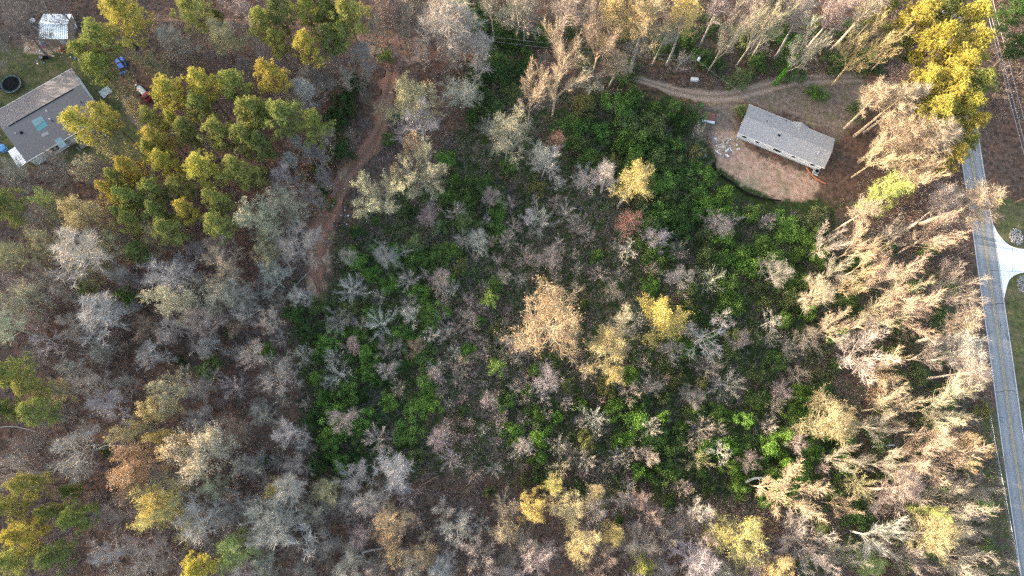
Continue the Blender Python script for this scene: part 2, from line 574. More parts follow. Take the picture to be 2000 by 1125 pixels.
TREES = """
P 240 30 42 22 sungold;P 190 75 34 19 mid;P 192 128 26 17 mid;P 165 108 26 16 mid;P 375 20 32 20;P 427 37 13 12 dull;P 512 45 24 20
P 330 180 33 20 sungold;P 395 165 28 20 sungold;P 455 170 27 20;P 527 152 30 20 sungold;P 160 245 32 19 sungold;P 203 225 24 19 sungold
V 260 215 20 12 gold;P 295 235 22 18;P 341 242 20 18 sungold;P 305 280 32 18 sungold;P 390 210 26 19;P 425 265 30 19;P 490 225 30 20;P 480 272 30 19
L 213 290 28 14 gold;L 285 112 25 13 gold;L 312 132 28 12 olive;B 235 168 30 11 olive;B 20 42 38 17 dark;B 60 60 24 12 dark;U 348 78 26 16 grey
V 440 70 32 17 olive;B 470 15 30 15 grey;U 400 48 18 13 grey;S 505 95 16 7 grey;B 110 15 26 13 dark
P 545 25 28 20 deep;P 596 20 26 20;P 640 30 28 19 deep;P 682 30 36 20;P 600 90 28 19 sungold;P 640 78 22 18 deep;P 543 85 22 17;P 555 228 38 20;P 612 242 28 19;P 505 218 25 19
P 508 283 24 18 deep;P 665 68 20 17
U 598 187 22 13 white;U 603 142 18 12 grey;S 628 142 14 8 grey;U 702 112 24 12 grey;S 717 142 14 8 white;S 715 187 14 7 grey;U 585 277 14 12 white;U 613 292 13 11 grey
U 740 18 14 17 dark;U 768 22 14 17 dark;U 792 26 15 17 grey;S 690 265 11 7 grey
U 878 42 46 21 white;U 845 22 26 20 white;U 905 40 24 20 white;U 925 98 32 14 white;S 822 104 20 8 white;S 882 108 24 9 white;B 903 166 36 13 white
L 803 192 52 16 olive;B 822 247 44 14 white;L 990 278 50 14 cream;S 955 245 18 8 white;B 1012 12 34 17 white;U 965 12 22 16 grey
B 1028 15 34 18 grey;U 1105 15 30 21 pink;F 1100 92 42 22 tan;F 1178 58 42 22 tan;K 1215 12 45 23 gold;V 1262 52 38 23 gold;V 1345 30 34 23 yellow
F 1430 55 28 22 cream;F 1492 42 32 22 cream;U 1465 18 24 19 grey;U 1402 18 22 18 grey;F 1040 172 32 20 tan;F 1092 150 42 21 tan;V 1205 122 26 12 tan
F 1158 158 28 9 pale;B 1065 292 24 12 white;L 1088 272 20 11 red;S 1365 258 12 6 grey;U 1300 62 18 16 grey;U 1245 85 18 13 grey
F 1522 28 30 22 cream;U 1575 28 30 21 grey;U 1632 20 26 20 pink;U 1692 14 28 20 pink;F 1575 84 34 21 cream;F 1698 86 46 21 gold
P 1724 15 28 18 mid;P 1790 30 38 22 sungold;P 1850 15 30 21 deep;P 1895 35 38 22 sungold;P 1830 82 40 22 sungold;P 1890 92 38 22 sungold;P 1758 78 30 15 deep
P 1785 116 20 12 deep;P 1870 132 40 22 sungold;P 1806 166 32 20 sungold;P 1850 176 45 21 sungold;P 1906 166 35 21;P 1882 212 38 20 sungold;P 1832 222 35 20 sungold
P 1896 242 26 18 sungold;P 1882 282 22 15 mid;U 1758 140 24 14 pink;U 1716 188 28 18 tan;U 1742 200 30 19 tan;U 1762 192 26 19 pink;U 1752 256 34 19 tan;U 1828 264 42 20 tan;U 1800 275 30 18 tan
P 1985 22 30 17 dusky;P 1992 92 26 14 dusky
K 170 425 46 20 gold;L 90 395 24 14 lime;B 72 425 26 13 pink;B 108 322 35 12 dark;L 170 318 30 12 cream;B 75 432 30 13 pink;P 15 405 34 18 deep
L 88 480 30 15 olive;U 148 500 44 20 white;L 225 482 38 15 olive;B 12 485 34 19 olive;B 80 530 26 13 grey;B 30 335 30 14 grey;B 200 335 26 11 grey
P 215 375 17 18 sungold;P 232 352 22 18;P 255 334 24 19 sungold;P 250 390 26 18;P 302 370 26 18 mid;P 396 330 34 20 sungold;P 355 365 22 18;P 422 395 24 19
P 362 410 22 18 sungold;P 240 420 16 17;P 260 436 24 17;P 305 415 22 17;P 332 450 28 18 mid;P 425 440 28 18;L 298 470 34 15 gold;P 272 492 22 14 deep;P 460 335 30 19;P 492 342 22 18
P 322 318 28 18 sungold;P 300 300 20 17 mid;P 362 255 24 18
B 335 520 46 16 white;B 430 492 30 13 pink;L 508 432 44 19 cream;L 522 500 30 14 olive;Y 170 562 26 9 mid;Y 250 582 25 10 green;L 48 578 32 15 cream
B 120 562 30 13 pink;B 440 525 40 15 tan;B 472 562 34 14 grey;B 385 480 22 11 pink
L 557 400 38 16 cream;L 515 435 26 14 cream;B 550 345 22 13 white;B 570 482 48 15 pink;L 525 457 24 13 olive;B 532 542 26 11 white;U 566 312 13 12 white;U 603 302 13 12 grey;U 628 304 13 11 grey
S 635 400 10 6 grey;S 643 360 9 6 pink
Q 742 372 54 18 pale;Q 822 325 52 18 cream;L 777 345 14 15 orange;L 808 284 22 16 orange;Y 808 480 22 5 dull;Y 857 443 18 5 dull;Y 730 485 13 5 dull
S 890 415 22 6 white;S 902 462 18 5 grey;S 950 432 12 4 white;S 990 470 17 6 pink;S 962 470 14 5 pink;S 797 543 21 7 white;W 688 566 30 8 white;S 742 577 13 5 white;S 883 562 16 5 white
S 970 507 12 4 white;S 845 388 14 5 grey;S 940 458 12 5 grey;B 585 572 20 8 white;Y 957 585 19 6 lime;S 672 345 12 5 grey
B 1065 312 26 12 white;S 1090 360 16 6 white;B 1142 350 28 10 white;U 1188 342 22 12 white;V 1230 358 36 17 yellow;S 1060 432 26 7 white;S 1105 412 20 6 white
S 1130 442 20 6 grey;S 1085 393 16 5 pink;S 1150 465 16 5 grey;L 1220 442 28 9 red;S 1203 480 18 6 grey;D 1230 495 24 10 white;S 1325 492 18 6 grey;S 1270 525 17 5 pink
S 1174 532 20 6 grey;S 1212 537 18 5 grey;B 1415 430 27 8 grey;S 1496 432 14 5 white;W 1390 547 30 7 pale;B 1510 537 32 9 grey;S 1025 503 26 6 pink;S 1042 515 18 5 grey;S 1126 527 13 5 grey
L 1075 618 70 19 orange
F 1735 290 40 19 tan;F 1790 312 36 18 tan;P 1855 305 26 17 sungold;K 1735 366 36 19 lime;F 1800 340 38 19 tan;U 1882 390 44 18 tan;F 1832 455 36 18 tan;U 1690 410 24 17 tan
F 1745 540 52 19 tan;F 1682 475 30 17 tan;F 1622 472 28 14 white;F 1640 525 26 13 grey;U 1592 568 28 14 tan;F 1872 560 40 18 grey;F 1775 575 36 18 cream;F 1668 552 24 14 tan;U 1850 405 32 17 grey;F 1700 510 30 17 tan
L 38 592 34 15 cream;U 190 622 40 15 white;B 236 602 26 13 grey;L 362 577 50 17 cream;L 425 572 36 14 cream;L 290 640 34 10 rust;B 338 637 30 11 white;B 395 640 34 12 pink;B 470 606 24 10 white
L 455 630 24 7 rust;D 105 670 30 13 white;U 14 640 24 16 pale;S 190 690 20 8 white;B 292 695 26 10 white;B 405 672 22 9 white
P 20 730 32 20 mid;P 58 758 23 19 mid;P 72 800 27 20 mid;P 18 802 22 18 deep;L 110 760 24 14 olive;B 140 725 20 9 white;B 170 762 34 12 pink;B 206 792 34 12 white;B 250 745 20 8 grey;S 235 780 18 8 white
L 332 768 40 18 cream;K 308 800 28 19 gold;B 400 822 26 11 grey;W 456 752 28 9 white;Y 400 727 26 6 deep;Y 415 702 16 5 deep;S 466 692 14 6 white;S 390 767 16 7 grey;B 500 812 26 9 grey;B 545 732 36 9 pink
B 146 872 50 16 white;L 262 832 30 18 gold;K 250 908 54 19 orange;K 385 888 66 20 cream;K 355 870 34 20 gold;L 452 840 30 11 rust;L 310 995 56 20 yellow;K 318 985 32 21 yellow;K 322 852 20 18 yellow;L 425 962 28 13 pale
B 405 1000 48 16 white;L 455 1082 38 14 lime;F 22 922 40 16 white;P 52 947 27 19 mid;P 8 990 26 18 mid;P 96 1002 22 15 mid;P 150 1012 28 16 mid;P 45 1042 29 20 sungold;P 134 960 16 11 deep;P 390 1106 28 18 sungold
B 192 1022 26 11 grey;B 235 1000 26 11 pink;B 200 1085 32 12 white;B 312 1092 36 13 pink;B 262 1055 26 11 white;P 30 1095 32 18 mid;P 105 1085 30 17 deep;B 515 1000 36 15 white
W 597 575 16 6 white;S 664 628 24 7 pink;S 702 632 18 6 grey;W 745 632 32 8 white;S 798 587 17 6 pink;S 595 692 20 7 white;S 652 702 17 7 white;W 665 732 28 8 white;S 605 708 12 6 grey;S 645 747 14 6 white
L 812 675 20 5 rust;S 752 685 20 6 pink;S 777 680 14 5 pink;Y 783 715 17 4 dusky;S 850 717 20 6 white;D 845 660 18 7 white;S 871 655 18 6 white;S 900 712 24 6 pink;Y 968 718 20 5.5 lime;S 780 758 14 5 pink;W 735 860 30 9 white
K 1186 682 46 18 gold;L 1222 640 30 17 cream;K 1306 618 48 17 yellow;V 1200 735 20 12 yellow;W 1145 725 27 9 pink;Y 1043 722 18 5 green;Y 1107 748 18 5 mossy;S 1016 692 24 7 grey;S 1005 760 15 5 white
S 1062 775 16 5 white;S 1105 790 13 5 white;W 1160 812 26 8 white;S 1131 826 12 5 white;S 1168 845 13 5 white;S 1230 767 26 7 pink;S 1266 750 15 5 white;S 1295 740 14 5 grey;S 1260 710 15 5 grey
D 1375 662 44 12 white;D 1405 620 26 10 white;W 1387 715 33 8 grey;W 1420 748 32 8 white;Y 1440 655 19 5 mossy;S 1346 645 19 6 pink;W 1270 832 28 8 white;S 1372 838 24 6 pink;S 1402 838 16 5 grey;S 1510 782 18 6 grey;S 1500 832 16 6 white
F 1775 605 50 19 tan;F 1690 692 56 17 white;F 1640 635 28 16 tan;F 1722 622 40 18 tan;U 1872 645 34 17 tan;U 1888 690 36 17 white;U 1882 725 30 17 white;U 1900 752 28 16 tan;F 1735 720 34 15 tan
D 1502 628 22 8 white;Y 1530 625 19 6 green;S 1542 682 20 6 pink;S 1562 732 22 6 pink;S 1502 655 18 6 grey
L 1632 822 50 17 orange;L 1712 768 18 9 rust;F 1755 792 38 17 tan;F 1722 830 28 15 pink;F 1850 792 52 18 cream;F 1845 845 36 17 tan;G 1928 802 16 2.5 mossy;S 1512 795 16 6 grey
L 625 957 34 12 olive;U 562 962 28 15 white;B 690 942 34 11 white;V 535 957 20 12 yellow;B 535 1012 46 15 white;D 590 1062 36 14 white;B 527 1100 26 13 white;B 682 1097 32 12 white
U 765 922 32 11 white;W 800 972 26 9 white;W 813 1016 23 9 white;L 762 1030 40 14 orange;L 775 1082 28 14 orange;L 835 1070 36 13 orange;F 862 1000 26 10 white;S 880 895 20 8 white;W 966 916 18 6 white;S 922 922 24 7 grey;W 940 1026 24 8 white
B 985 992 26 11 pink;L 990 1040 28 12 tan;F 935 1086 36 14 white;S 728 998 15 6 white;B 872 1115 28 13 white;B 745 1120 28 12 grey
W 1090 866 23 7 grey;W 1096 912 27 8 tan;W 1145 896 23 7 white;S 1181 912 14 5 pink;S 1206 890 15 5 white;S 1223 907 12 5 white;S 1241 880 19 6 grey;W 1346 867 18 6 pink;D 1402 885 24 7 white;S 1366 897 24 6 olive
K 1040 992 32 17 yellow;V 1083 942 20 13 yellow;L 1112 995 42 16 gold;L 1130 1080 42 17 gold;V 1160 968 20 13 gold;B 1052 1082 34 13 white;B 1022 1062 26 12 grey;V 1195 1045 22 15 yellow;B 1220 985 20 11 white;V 1256 980 20 12 pink
B 1256 1047 42 13 pink;Y 1210 1017 13 5 dusky;K 1260 1102 26 12 lime;U 1350 1088 36 16 white;L 1440 1052 52 17 yellow;B 1330 1022 30 11 grey;B 1190 1092 24 12 pink;S 1332 950 16 6 grey
F 1558 970 52 16 tan;F 1508 952 26 15 tan;F 1580 1062 52 15 white;K 1520 1112 38 17 gold;W 1682 945 32 8 olive;U 1752 960 42 15 pink;F 1850 905 60 19 tan;Q 1895 890 32 18 orange;F 1805 880 36 18 tan;F 1862 985 46 17 grey
K 1825 1000 20 16 lime;V 1820 1052 44 17 gold;F 1902 1022 38 16 white;F 1890 1092 44 15 white;V 1702 1105 26 10 lime;F 1722 1048 42 15 white;F 1650 1090 34 14 grey;F 1780 1100 30 14 grey
G 685 165 22 5 dusky;G 672 200 26 5 dusky;G 655 237 26 5 dusky;G 660 292 26 5 dusky;G 755 106 13 3 green;G 770 226 12 3 green;G 760 268 13 3 green;G 970 55 34 4 dusky;G 985 130 36 4 dusky;G 940 20 24 4 dusky
G 1600 182 17 2.5 green;G 1675 215 18 2.5 dull;G 635 395 16 3 dusky;G 620 332 12 3 dusky;G 625 365 13 3 dusky;G 505 335 14 4 dull;G 870 310 18 4 bright;G 780 365 20 3 dusky;G 695 507 22 4 bright;G 725 536 16 4 bright
G 760 556 20 4 bright;G 851 500 26 4 green;G 900 520 16 4 mossy;G 880 546 14 3 bright;G 575 610 20 4 green;G 622 595 22 4 dull;G 600 642 24 4 dusky;G 512 686 20 4 bright;G 448 650 10 3 dull;G 350 703 9 3 dusky
G 510 902 14 3 dusky;G 205 875 14 3 dusky;G 848 607 26 4 bright;G 838 637 20 4 green;G 935 626 11 3 bright;G 985 786 20 4 green;G 1000 842 22 4 bright;G 650 832 34 5 bright;G 718 690 20 4 bright;G 718 727 20 4 bright
G 760 787 18 4 bright;G 1275 555 18 3 bright;G 1530 625 16 4 green;G 1660 592 22 4 dusky;G 1590 175 12 3 green;G 1450 215 14 3 dull;G 1130 955 14 3 dusky;G 1645 905 22 4 bright;G 1930 990 14 3 green;G 1300 85 20 4 dusky;G 1370 112 22 4 dusky
G 1400 122 18 4 dusky;G 1445 152 24 4 dull;G 1482 122 24 4 dusky;G 1340 78 22 4 dusky
""".replace('\n', ';')
# zones of the thicket (photo pixels), spacing, radius range, tints
GREEN = [
    ([(1120, 180), (1250, 175), (1370, 215), (1385, 330), (1400, 370), (1380, 420), (1270, 520), (1240, 380), (1180, 330), (1120, 330)], 31, (18, 28), ('green', 'dull', 'dusky', 'green', 'mossy'), (3.5, 6.5)),
    ([(1260, 330), (1400, 330), (1450, 385), (1540, 400), (1600, 390), (1610, 470), (1570, 560), (1480, 530), (1280, 480)], 34, (15, 26), ('bright', 'green', 'bright', 'green', 'dull')),
    ([(1360, 540), (1560, 560), (1600, 640), (1500, 760), (1330, 700), (1340, 580)], 40, (15, 24), ('green', 'dusky', 'dull')),
    ([(620, 640), (740, 600), (830, 640), (860, 740), (840, 810), (720, 900), (620, 920), (600, 860), (620, 760), (600, 700)], 34, (15, 24), ('bright', 'green', 'bright', 'green', 'dusky')),
    ([(690, 480), (760, 470), (900, 470), (920, 560), (850, 620), (720, 560)], 35, (14, 22), ('green', 'dusky', 'bright')),
    ([(880, 330), (960, 340), (1010, 420), (940, 480), (860, 400)], 36, (13, 22), ('dusky', 'green', 'dull')),
    ([(1180, 780), (1400, 790), (1620, 760), (1640, 900), (1500, 980), (1300, 960), (1180, 900)], 34, (15, 25), ('bright', 'green', 'bright', 'dusky', 'green')),
    ([(980, 730), (1130, 760), (1170, 880), (1050, 860), (980, 800)], 40, (12, 19), ('green', 'bright', 'mossy')),
    ([(900, 20), (1000, 30), (1030, 110), (990, 230), (920, 230), (930, 100)], 36, (16, 26), ('dusky', 'dull')),
    ([(1300, 690), (1440, 780), (1300, 790), (1180, 760), (1240, 700)], 36, (13, 20), ('bright', 'dull', 'mossy')),
]
SPARSE = [([(640, 430), (900, 300), (1130, 300), (1200, 560), (1180, 780), (1560, 740), (1640, 560), (1660, 940), (1240, 1000), (600, 930), (560, 600)], 40, (9, 18), ('green', 'dull', 'mossy', 'bright', 'dusky'))]
BROWN = [  # zones of bare saplings
    ([(850, 560), (1000, 600), (1020, 720), (1080, 780), (1060, 880), (900, 880), (840, 800), (860, 700)], 25, (9, 15), ('pink', 'pink', 'white', 'grey'), (3, 5)),
    ([(900, 380), (1100, 380), (1200, 480), (1180, 560), (940, 560)], 31, (10, 16), ('pink', 'white', 'grey'), (4, 6)),
    ([(500, 760), (600, 780), (620, 930), (500, 960), (460, 860)], 44, (12, 19), ('grey', 'pink'), (5, 8)),
    ([(300, 60), (520, 80), (500, 140), (330, 130)], 40, (10, 16), ('grey', 'dark'), (6, 9)),
    ([(560, 280), (650, 330), (620, 400), (560, 380)], 36, (9, 14), ('grey', 'pink'), (5, 8)),
    ([(0, 520), (260, 540), (330, 700), (120, 720), (0, 700)], 46, (12, 19), ('pink', 'dark', 'grey'), (5, 8)),
    ([(250, 690), (520, 600), (600, 560), (620, 720), (480, 800), (300, 760)], 46, (11, 18), ('pink', 'grey', 'dark'), (4, 8)),
    ([(80, 830), (220, 900), (200, 1000), (120, 960)], 46, (11, 16), ('pink', 'dark'), (5, 7)),
    ([(440, 930), (640, 1000), (640, 1120), (420, 1120)], 46, (12, 18), ('grey', 'pink'), (5, 8)),
    ([(640, 960), (760, 940), (1010, 1010), (1000, 1120), (650, 1120)], 50, (11, 18), ('grey', 'dark'), (4, 7)),
    ([(1180, 780), (1600, 740), (1620, 930), (1240, 950)], 62, (10, 16), ('pink', 'grey', 'white'), (4, 6)),
    ([(1270, 400), (1480, 470), (1560, 560), (1480, 740), (1300, 720), (1200, 560)], 62, (10, 16), ('pink', 'grey', 'white'), (4, 6)),
    ([(1600, 880), (1760, 900), (1800, 1110), (1480, 1110), (1520, 1000)], 54, (12, 20), ('dark', 'grey'), (5, 8)),
    ([(630, 640), (830, 660), (820, 900), (660, 920)], 62, (9, 15), ('pink', 'white'), (4, 6)),
    ([(1600, 460), (1850, 480), (1900, 760), (1640, 760)], 60, (12, 18), ('grey', 'pink'), (6, 9)),
    ([(1290, 20), (1480, 30), (1480, 120), (1300, 120)], 46, (11, 17), ('grey', 'dark'), (6, 9)),
    ([(1000, 880), (1180, 760), (1240, 950), (1200, 980), (1000, 950)], 36, (8, 14), ('pink', 'grey', 'white'), (3, 5)),
    ([(1000, 40), (1080, 40), (1060, 130), (960, 140)], 50, (10, 16), ('dark', 'grey'), (4, 7)),
]


WOODS = [
    ([(0, 340), (260, 470), (330, 500), (560, 440), (600, 560), (560, 640), (300, 620), (0, 620)], 58, (22, 34), ('grey', 'pink', 'white', 'olive'), (11, 15)),
    ([(0, 600), (560, 640), (600, 900), (480, 960), (200, 900), (0, 880)], 60, (20, 32), ('grey', 'pink', 'white', 'grey'), (9, 14)),
    ([(200, 900), (480, 940), (1010, 1000), (1010, 1140), (190, 1140)], 52, (22, 32), ('grey', 'white', 'pink', 'grey'), (10, 14)),
    ([(1160, 1000), (1480, 1000), (1500, 1140), (1150, 1140)], 44, (20, 30), ('grey', 'pink', 'white'), (10, 14)),
    ([(300, 50), (700, 90), (720, 150), (620, 170), (420, 130), (300, 110)], 42, (18, 26), ('grey', 'dark', 'pink'), (9, 13)),
    ([(560, 170), (640, 230), (650, 420), (560, 400)], 40, (16, 24), ('grey', 'pink'), (9, 13)),
    ([(720, -10), (900, -10), (820, 70), (720, 60)], 38, (18, 26), ('dark', 'grey'), (12, 15)),
    ([(1000, -10), (1700, -10), (1700, 60), (1000, 60)], 66, (18, 26), ('grey', 'white', 'cream'), (15, 18)),
    ([(-10, -10), (70, -10), (50, 60), (-10, 100)], 42, (20, 28), ('dark', 'grey'), (12, 15))]
THIN = [([(700, 420), (900, 320), (1130, 330), (1250, 420), (1500, 440), (1600, 560), (1640, 900), (1240, 980), (620, 920), (600, 660)], 82, (15, 28), ('grey', 'white', 'pink', 'pink'), (5, 9))]
WOODS_EAST = [([(1640, 420), (1840, 440), (1940, 900), (1960, 1140), (1620, 1140), (1640, 900), (1720, 760), (1620, 560)], 66, (22, 34), ('grey', 'pink', 'grey', 'tan'), (12, 17))]
EAST_G = [([(1640, 480), (1840, 480), (1920, 760), (1950, 1130), (1560, 1130), (1640, 900), (1720, 760), (1620, 560)], 62, (14, 24), ('dusky', 'dull', 'green'), (2, 4)),
          ([(1000, 40), (1720, 30), (1720, 120), (1500, 150), (1330, 140), (1180, 140), (1000, 120)], 52, (16, 26), ('dusky', 'dull', 'dusky'), (2.5, 4.5))]


def inside(poly, x, y):
    c = False
    n = len(poly)
    for i in range(n):
        (x0, y0), (x1, y1) = poly[i], poly[(i + 1) % n]
        if (y0 > y) != (y1 > y) and x < (x1 - x0) * (y - y0) / (y1 - y0) + x0:
            c = not c
    return c


def inside_np(poly, X, Y):
    c = np.zeros(X.shape, bool)
    n = len(poly)
    for i in range(n):
        (x0, y0), (x1, y1) = poly[i], poly[(i + 1) % n]
        if y0 == y1: continue
        c ^= ((y0 > Y) != (y1 > Y)) & (X < (x1 - x0) * (Y - y0) / (y1 - y0) + x0)
    return c


ROADSIDE = [(1870, 240), (1880, 390), (1895, 480), (1915, 620), (1935, 760), (1958, 920), (1985, 1125), (2010, 1125), (2010, 240)]
KEEP_OFF = [ROADSIDE,
            [(1395, 195), (1500, 165), (1720, 140), (1700, 330), (1625, 415), (1520, 418), (1440, 388), (1380, 350)],           # house clearing
            [(1230, 140), (1300, 165), (1400, 180), (1500, 160), (1700, 145), (1700, 175), (1520, 190), (1430, 205), (1330, 205), (1230, 170)],
            [(725, 140), (775, 140), (755, 260), (700, 330), (675, 400), (640, 470), (630, 600), (600, 590), (595, 460), (650, 360), (720, 270)],
            [(0, 80), (170, 60), (300, 150), (300, 300), (100, 340), (0, 330)]]

plan = []          # (code, x, y, r, H, tint)
for item in TREES.split(';'):
    a = item.split()
    if len(a) < 4: continue
    K = KIND[a[0]]
    plan.append((a[0], float(a[1]), float(a[2]), float(a[3]), float(a[4]) if len(a) > 4 else K[6], a[5] if len(a) > 5 else K[5]))


def scatter(zones, code):
    for z in zones:
        poly, gap, rr, tints = z[:4]
        rr = (rr[0] * .8, rr[1] * 1.15) if code in 'GS' else rr
        hh = z[4] if len(z) > 4 else (3.0, 6.0)
        n_all = sum(q[0] == code for q in plan)
        xs, ys = [p[0] for p in poly], [p[1] for p in poly]
        for _ in range(700):
            x, y = random.uniform(min(xs), max(xs)), random.uniform(min(ys), max(ys))
            if n_all >= 298: break
            if not inside(poly, x, y) or any(inside(k, x, y) for k in KEEP_OFF): continue
            if any((x - q[1]) ** 2 + (y - q[2]) ** 2 < (max(gap * (1.0 if q[0] == code else .72), 0 if code in 'GS' else q[3] * (1.05 if q[0] in 'LKQVPO' else .8))) ** 2 and q[0] in ('GSYW' if code in 'GS' else 'BUFLVQKPWD') for q in plan): continue
            n_all += 1
            plan.append((code, x, y, random.uniform(*rr), random.uniform(*hh), random.choice(tints)))


scatter(GREEN, 'G')
scatter(EAST_G, 'G')
scatter(SPARSE, 'G')
scatter(BROWN, 'S')
scatter(WOODS, 'B')
scatter(THIN, 'B')
scatter(WOODS_EAST, 'F')

# ------------------------------------------------------------------ landmarks that labels point from (photo pixels)
MARKS = [
    ('the round trampoline', 23, 165), ('the white tin shed', 108, 50), ('the blue car', 240, 132), ('the orange boat', 137, 93),
    ('the big grey house roof', 90, 235), ('the white and red truck', 282, 186), ('the fork of the red track', 745, 140),
    ('the red clay bend of the track', 735, 268), ('the end of the red track', 622, 520), ('the utility pole', 1352, 120),
    ('the white long house', 1535, 268), ('the debris heap', 1412, 290), ('the black silt fence', 1455, 375), ('the concrete driveway', 1975, 515),
    ('the yellow roadside box', 1945, 396), ('the upper lime-green ball tree', 957, 585), ('the lower lime-green ball tree', 968, 718),
    ('the huge orange tree in the middle', 1075, 618), ('the yellow pine-like full crown', 1306, 618), ('the red-topped maple by the thicket', 1220, 442),
    ('the lone golden-topped tall tree', 1230, 358), ('the big cream tree by the track', 742, 372), ('the olive tree at the track fork', 803, 192),
    ('the orange-white rounded tree', 1632, 822), ('the vine-clad trunk', 1525, 160), ('the big white starburst tree', 146, 872),
    ('the orange tree at lower left', 250, 908), ('the yellow-crowned tree at lower left', 318, 985), ('the bright white brush tree', 735, 860),
    ('the small white starburst', 966, 916), ('the strong yellow crown at the bottom', 1040, 992), ('the spiky yellow tree at the bottom', 1440, 1052),
    ('the lime-topped tall tree by the road', 1735, 366), ('the road bend of pines', 1850, 176), ('the white fallen log', 1470, 937),
    ('the crooked dead tree', 1375, 662), ('the pale oval tree', 990, 278), ('the tall white tree over the track', 878, 42),
    ('the white spiky ball tree', 456, 752), ('the dark green young tree', 783, 715), ('the roadside yellow bush', 1928, 802),
    ('the wide white fan tree', 1690, 692), ('the tall lime tree at lower right', 1825, 1000), ('the dark young tree at left', 400, 727),
    ('the orange tree at the bottom', 762, 1030), ('the pink-red flowering tree', 1088, 272), ('the twin grey starbursts', 1400, 730),
    ('the pinkish brown mound tree', 545, 732),
]
MARK_OF = {(x, y): n for n, x, y in MARKS}
DIRS = ['right of', 'up-right of', 'above', 'up-left of', 'left of', 'down-left of', 'below', 'down-right of']
ORD = ['first', 'second', 'third', 'fourth', 'fifth', 'sixth', 'seventh', 'eighth', 'ninth', 'tenth']
OWN = {
    (957, 585): 'lime green ball-shaped young tree, the upper of the two', (968, 718): 'lime green ball-shaped young tree, the lower of the two',
    (1075, 618): 'huge sunlit orange budding tree in the middle of the thicket', (1306, 618): 'full yellow pine-like crown beside the golden tree',
    (1220, 442): 'red-topped maple at the edge of the green thicket', (1230, 358): 'lone tall tree with bright golden sunlit top over green shrubs',
    (742, 372): 'big cream tree with forked limbs beside the red track', (803, 192): 'wide olive budding tree at the fork of the red track',
    (1632, 822): 'rounded orange-white sunlit tree above the green thicket corner', (146, 872): 'big whitish bare tree opening like a starburst over leaf litter',
    (250, 908): 'orange budding tree leaning out at lower left', (318, 985): 'yellow full-crowned tree topmost at lower left',
    (735, 860): 'bright white brush-like bare tree over bright green shrubs', (966, 916): 'small very white starburst tree like a dandelion head',
    (1040, 992): 'strong yellow full crown lit by the sun near the bottom', (1440, 1052): 'spiky yellow tree with pale limbs near the bottom edge',
    (1735, 366): 'lime-topped leafy tall tree between bare trees by the road', (1375, 662): 'crooked white dead tree leaning over green shrubs beside the yellow crown',
    (990, 278): 'pale oval cream tree beside the pink-red flowering tree', (878, 42): 'tallest white bare tree standing over the dirt track',
    (456, 752): 'white spiky ball-shaped bare tree on dark leaf litter', (783, 715): 'darkest green round young tree among bright shrubs',
    (1928, 802): 'yellow-flecked bush alone on the verge beside the road', (1690, 692): 'very wide white fan-shaped tree with sunlit lower tips',
    (1825, 1000): 'tall lime leafy tree among tan trees at lower right', (400, 727): 'dark green young tree of several lobes on brown litter',
    (762, 1030): 'orange budding tree beside two white starbursts near the bottom', (1088, 272): 'tree with pink-red blossom beside the pale oval tree',
    (545, 732): 'pinkish brown mound-shaped bare tree left of the bright thicket', (1575, 84): 'tall cream tree with bright green vine wrapped round its trunk',
    (1850, 176): 'widest yellow-green pine of the stand over the road bend',
}


def make_labels(plan):
    look = [f"{WORD[p[5]]} {KIND[p[0]][3]}" for p in plan]
    sect = {}
    for mi, (mn, mx, my) in enumerate(MARKS):
        rows = {}
        for i, p in enumerate(plan):
            dx, dy = p[1] - mx, my - p[2]
            d = math.hypot(dx, dy)
            if d < 6: continue
            s = int(round(math.atan2(dy, dx) / (math.pi / 4))) % 8
            rows.setdefault((s, look[i]), []).append((d, i))
        for (s, lk), L in rows.items():
            for rank, (d, i) in enumerate(sorted(L)[:10]):
                sect.setdefault(i, []).append((d * (1 + .75 * rank), rank, s, mi))
    out = []
    for i, p in enumerate(plan):
        if (p[1], p[2]) in OWN:
            out.append(OWN[(p[1], p[2])])
            continue
        _, rank, s, mi = min(sect[i])
        out.append(f"{look[i]}, {ORD[rank]} {DIRS[s]} {MARKS[mi][0]}")
    return out


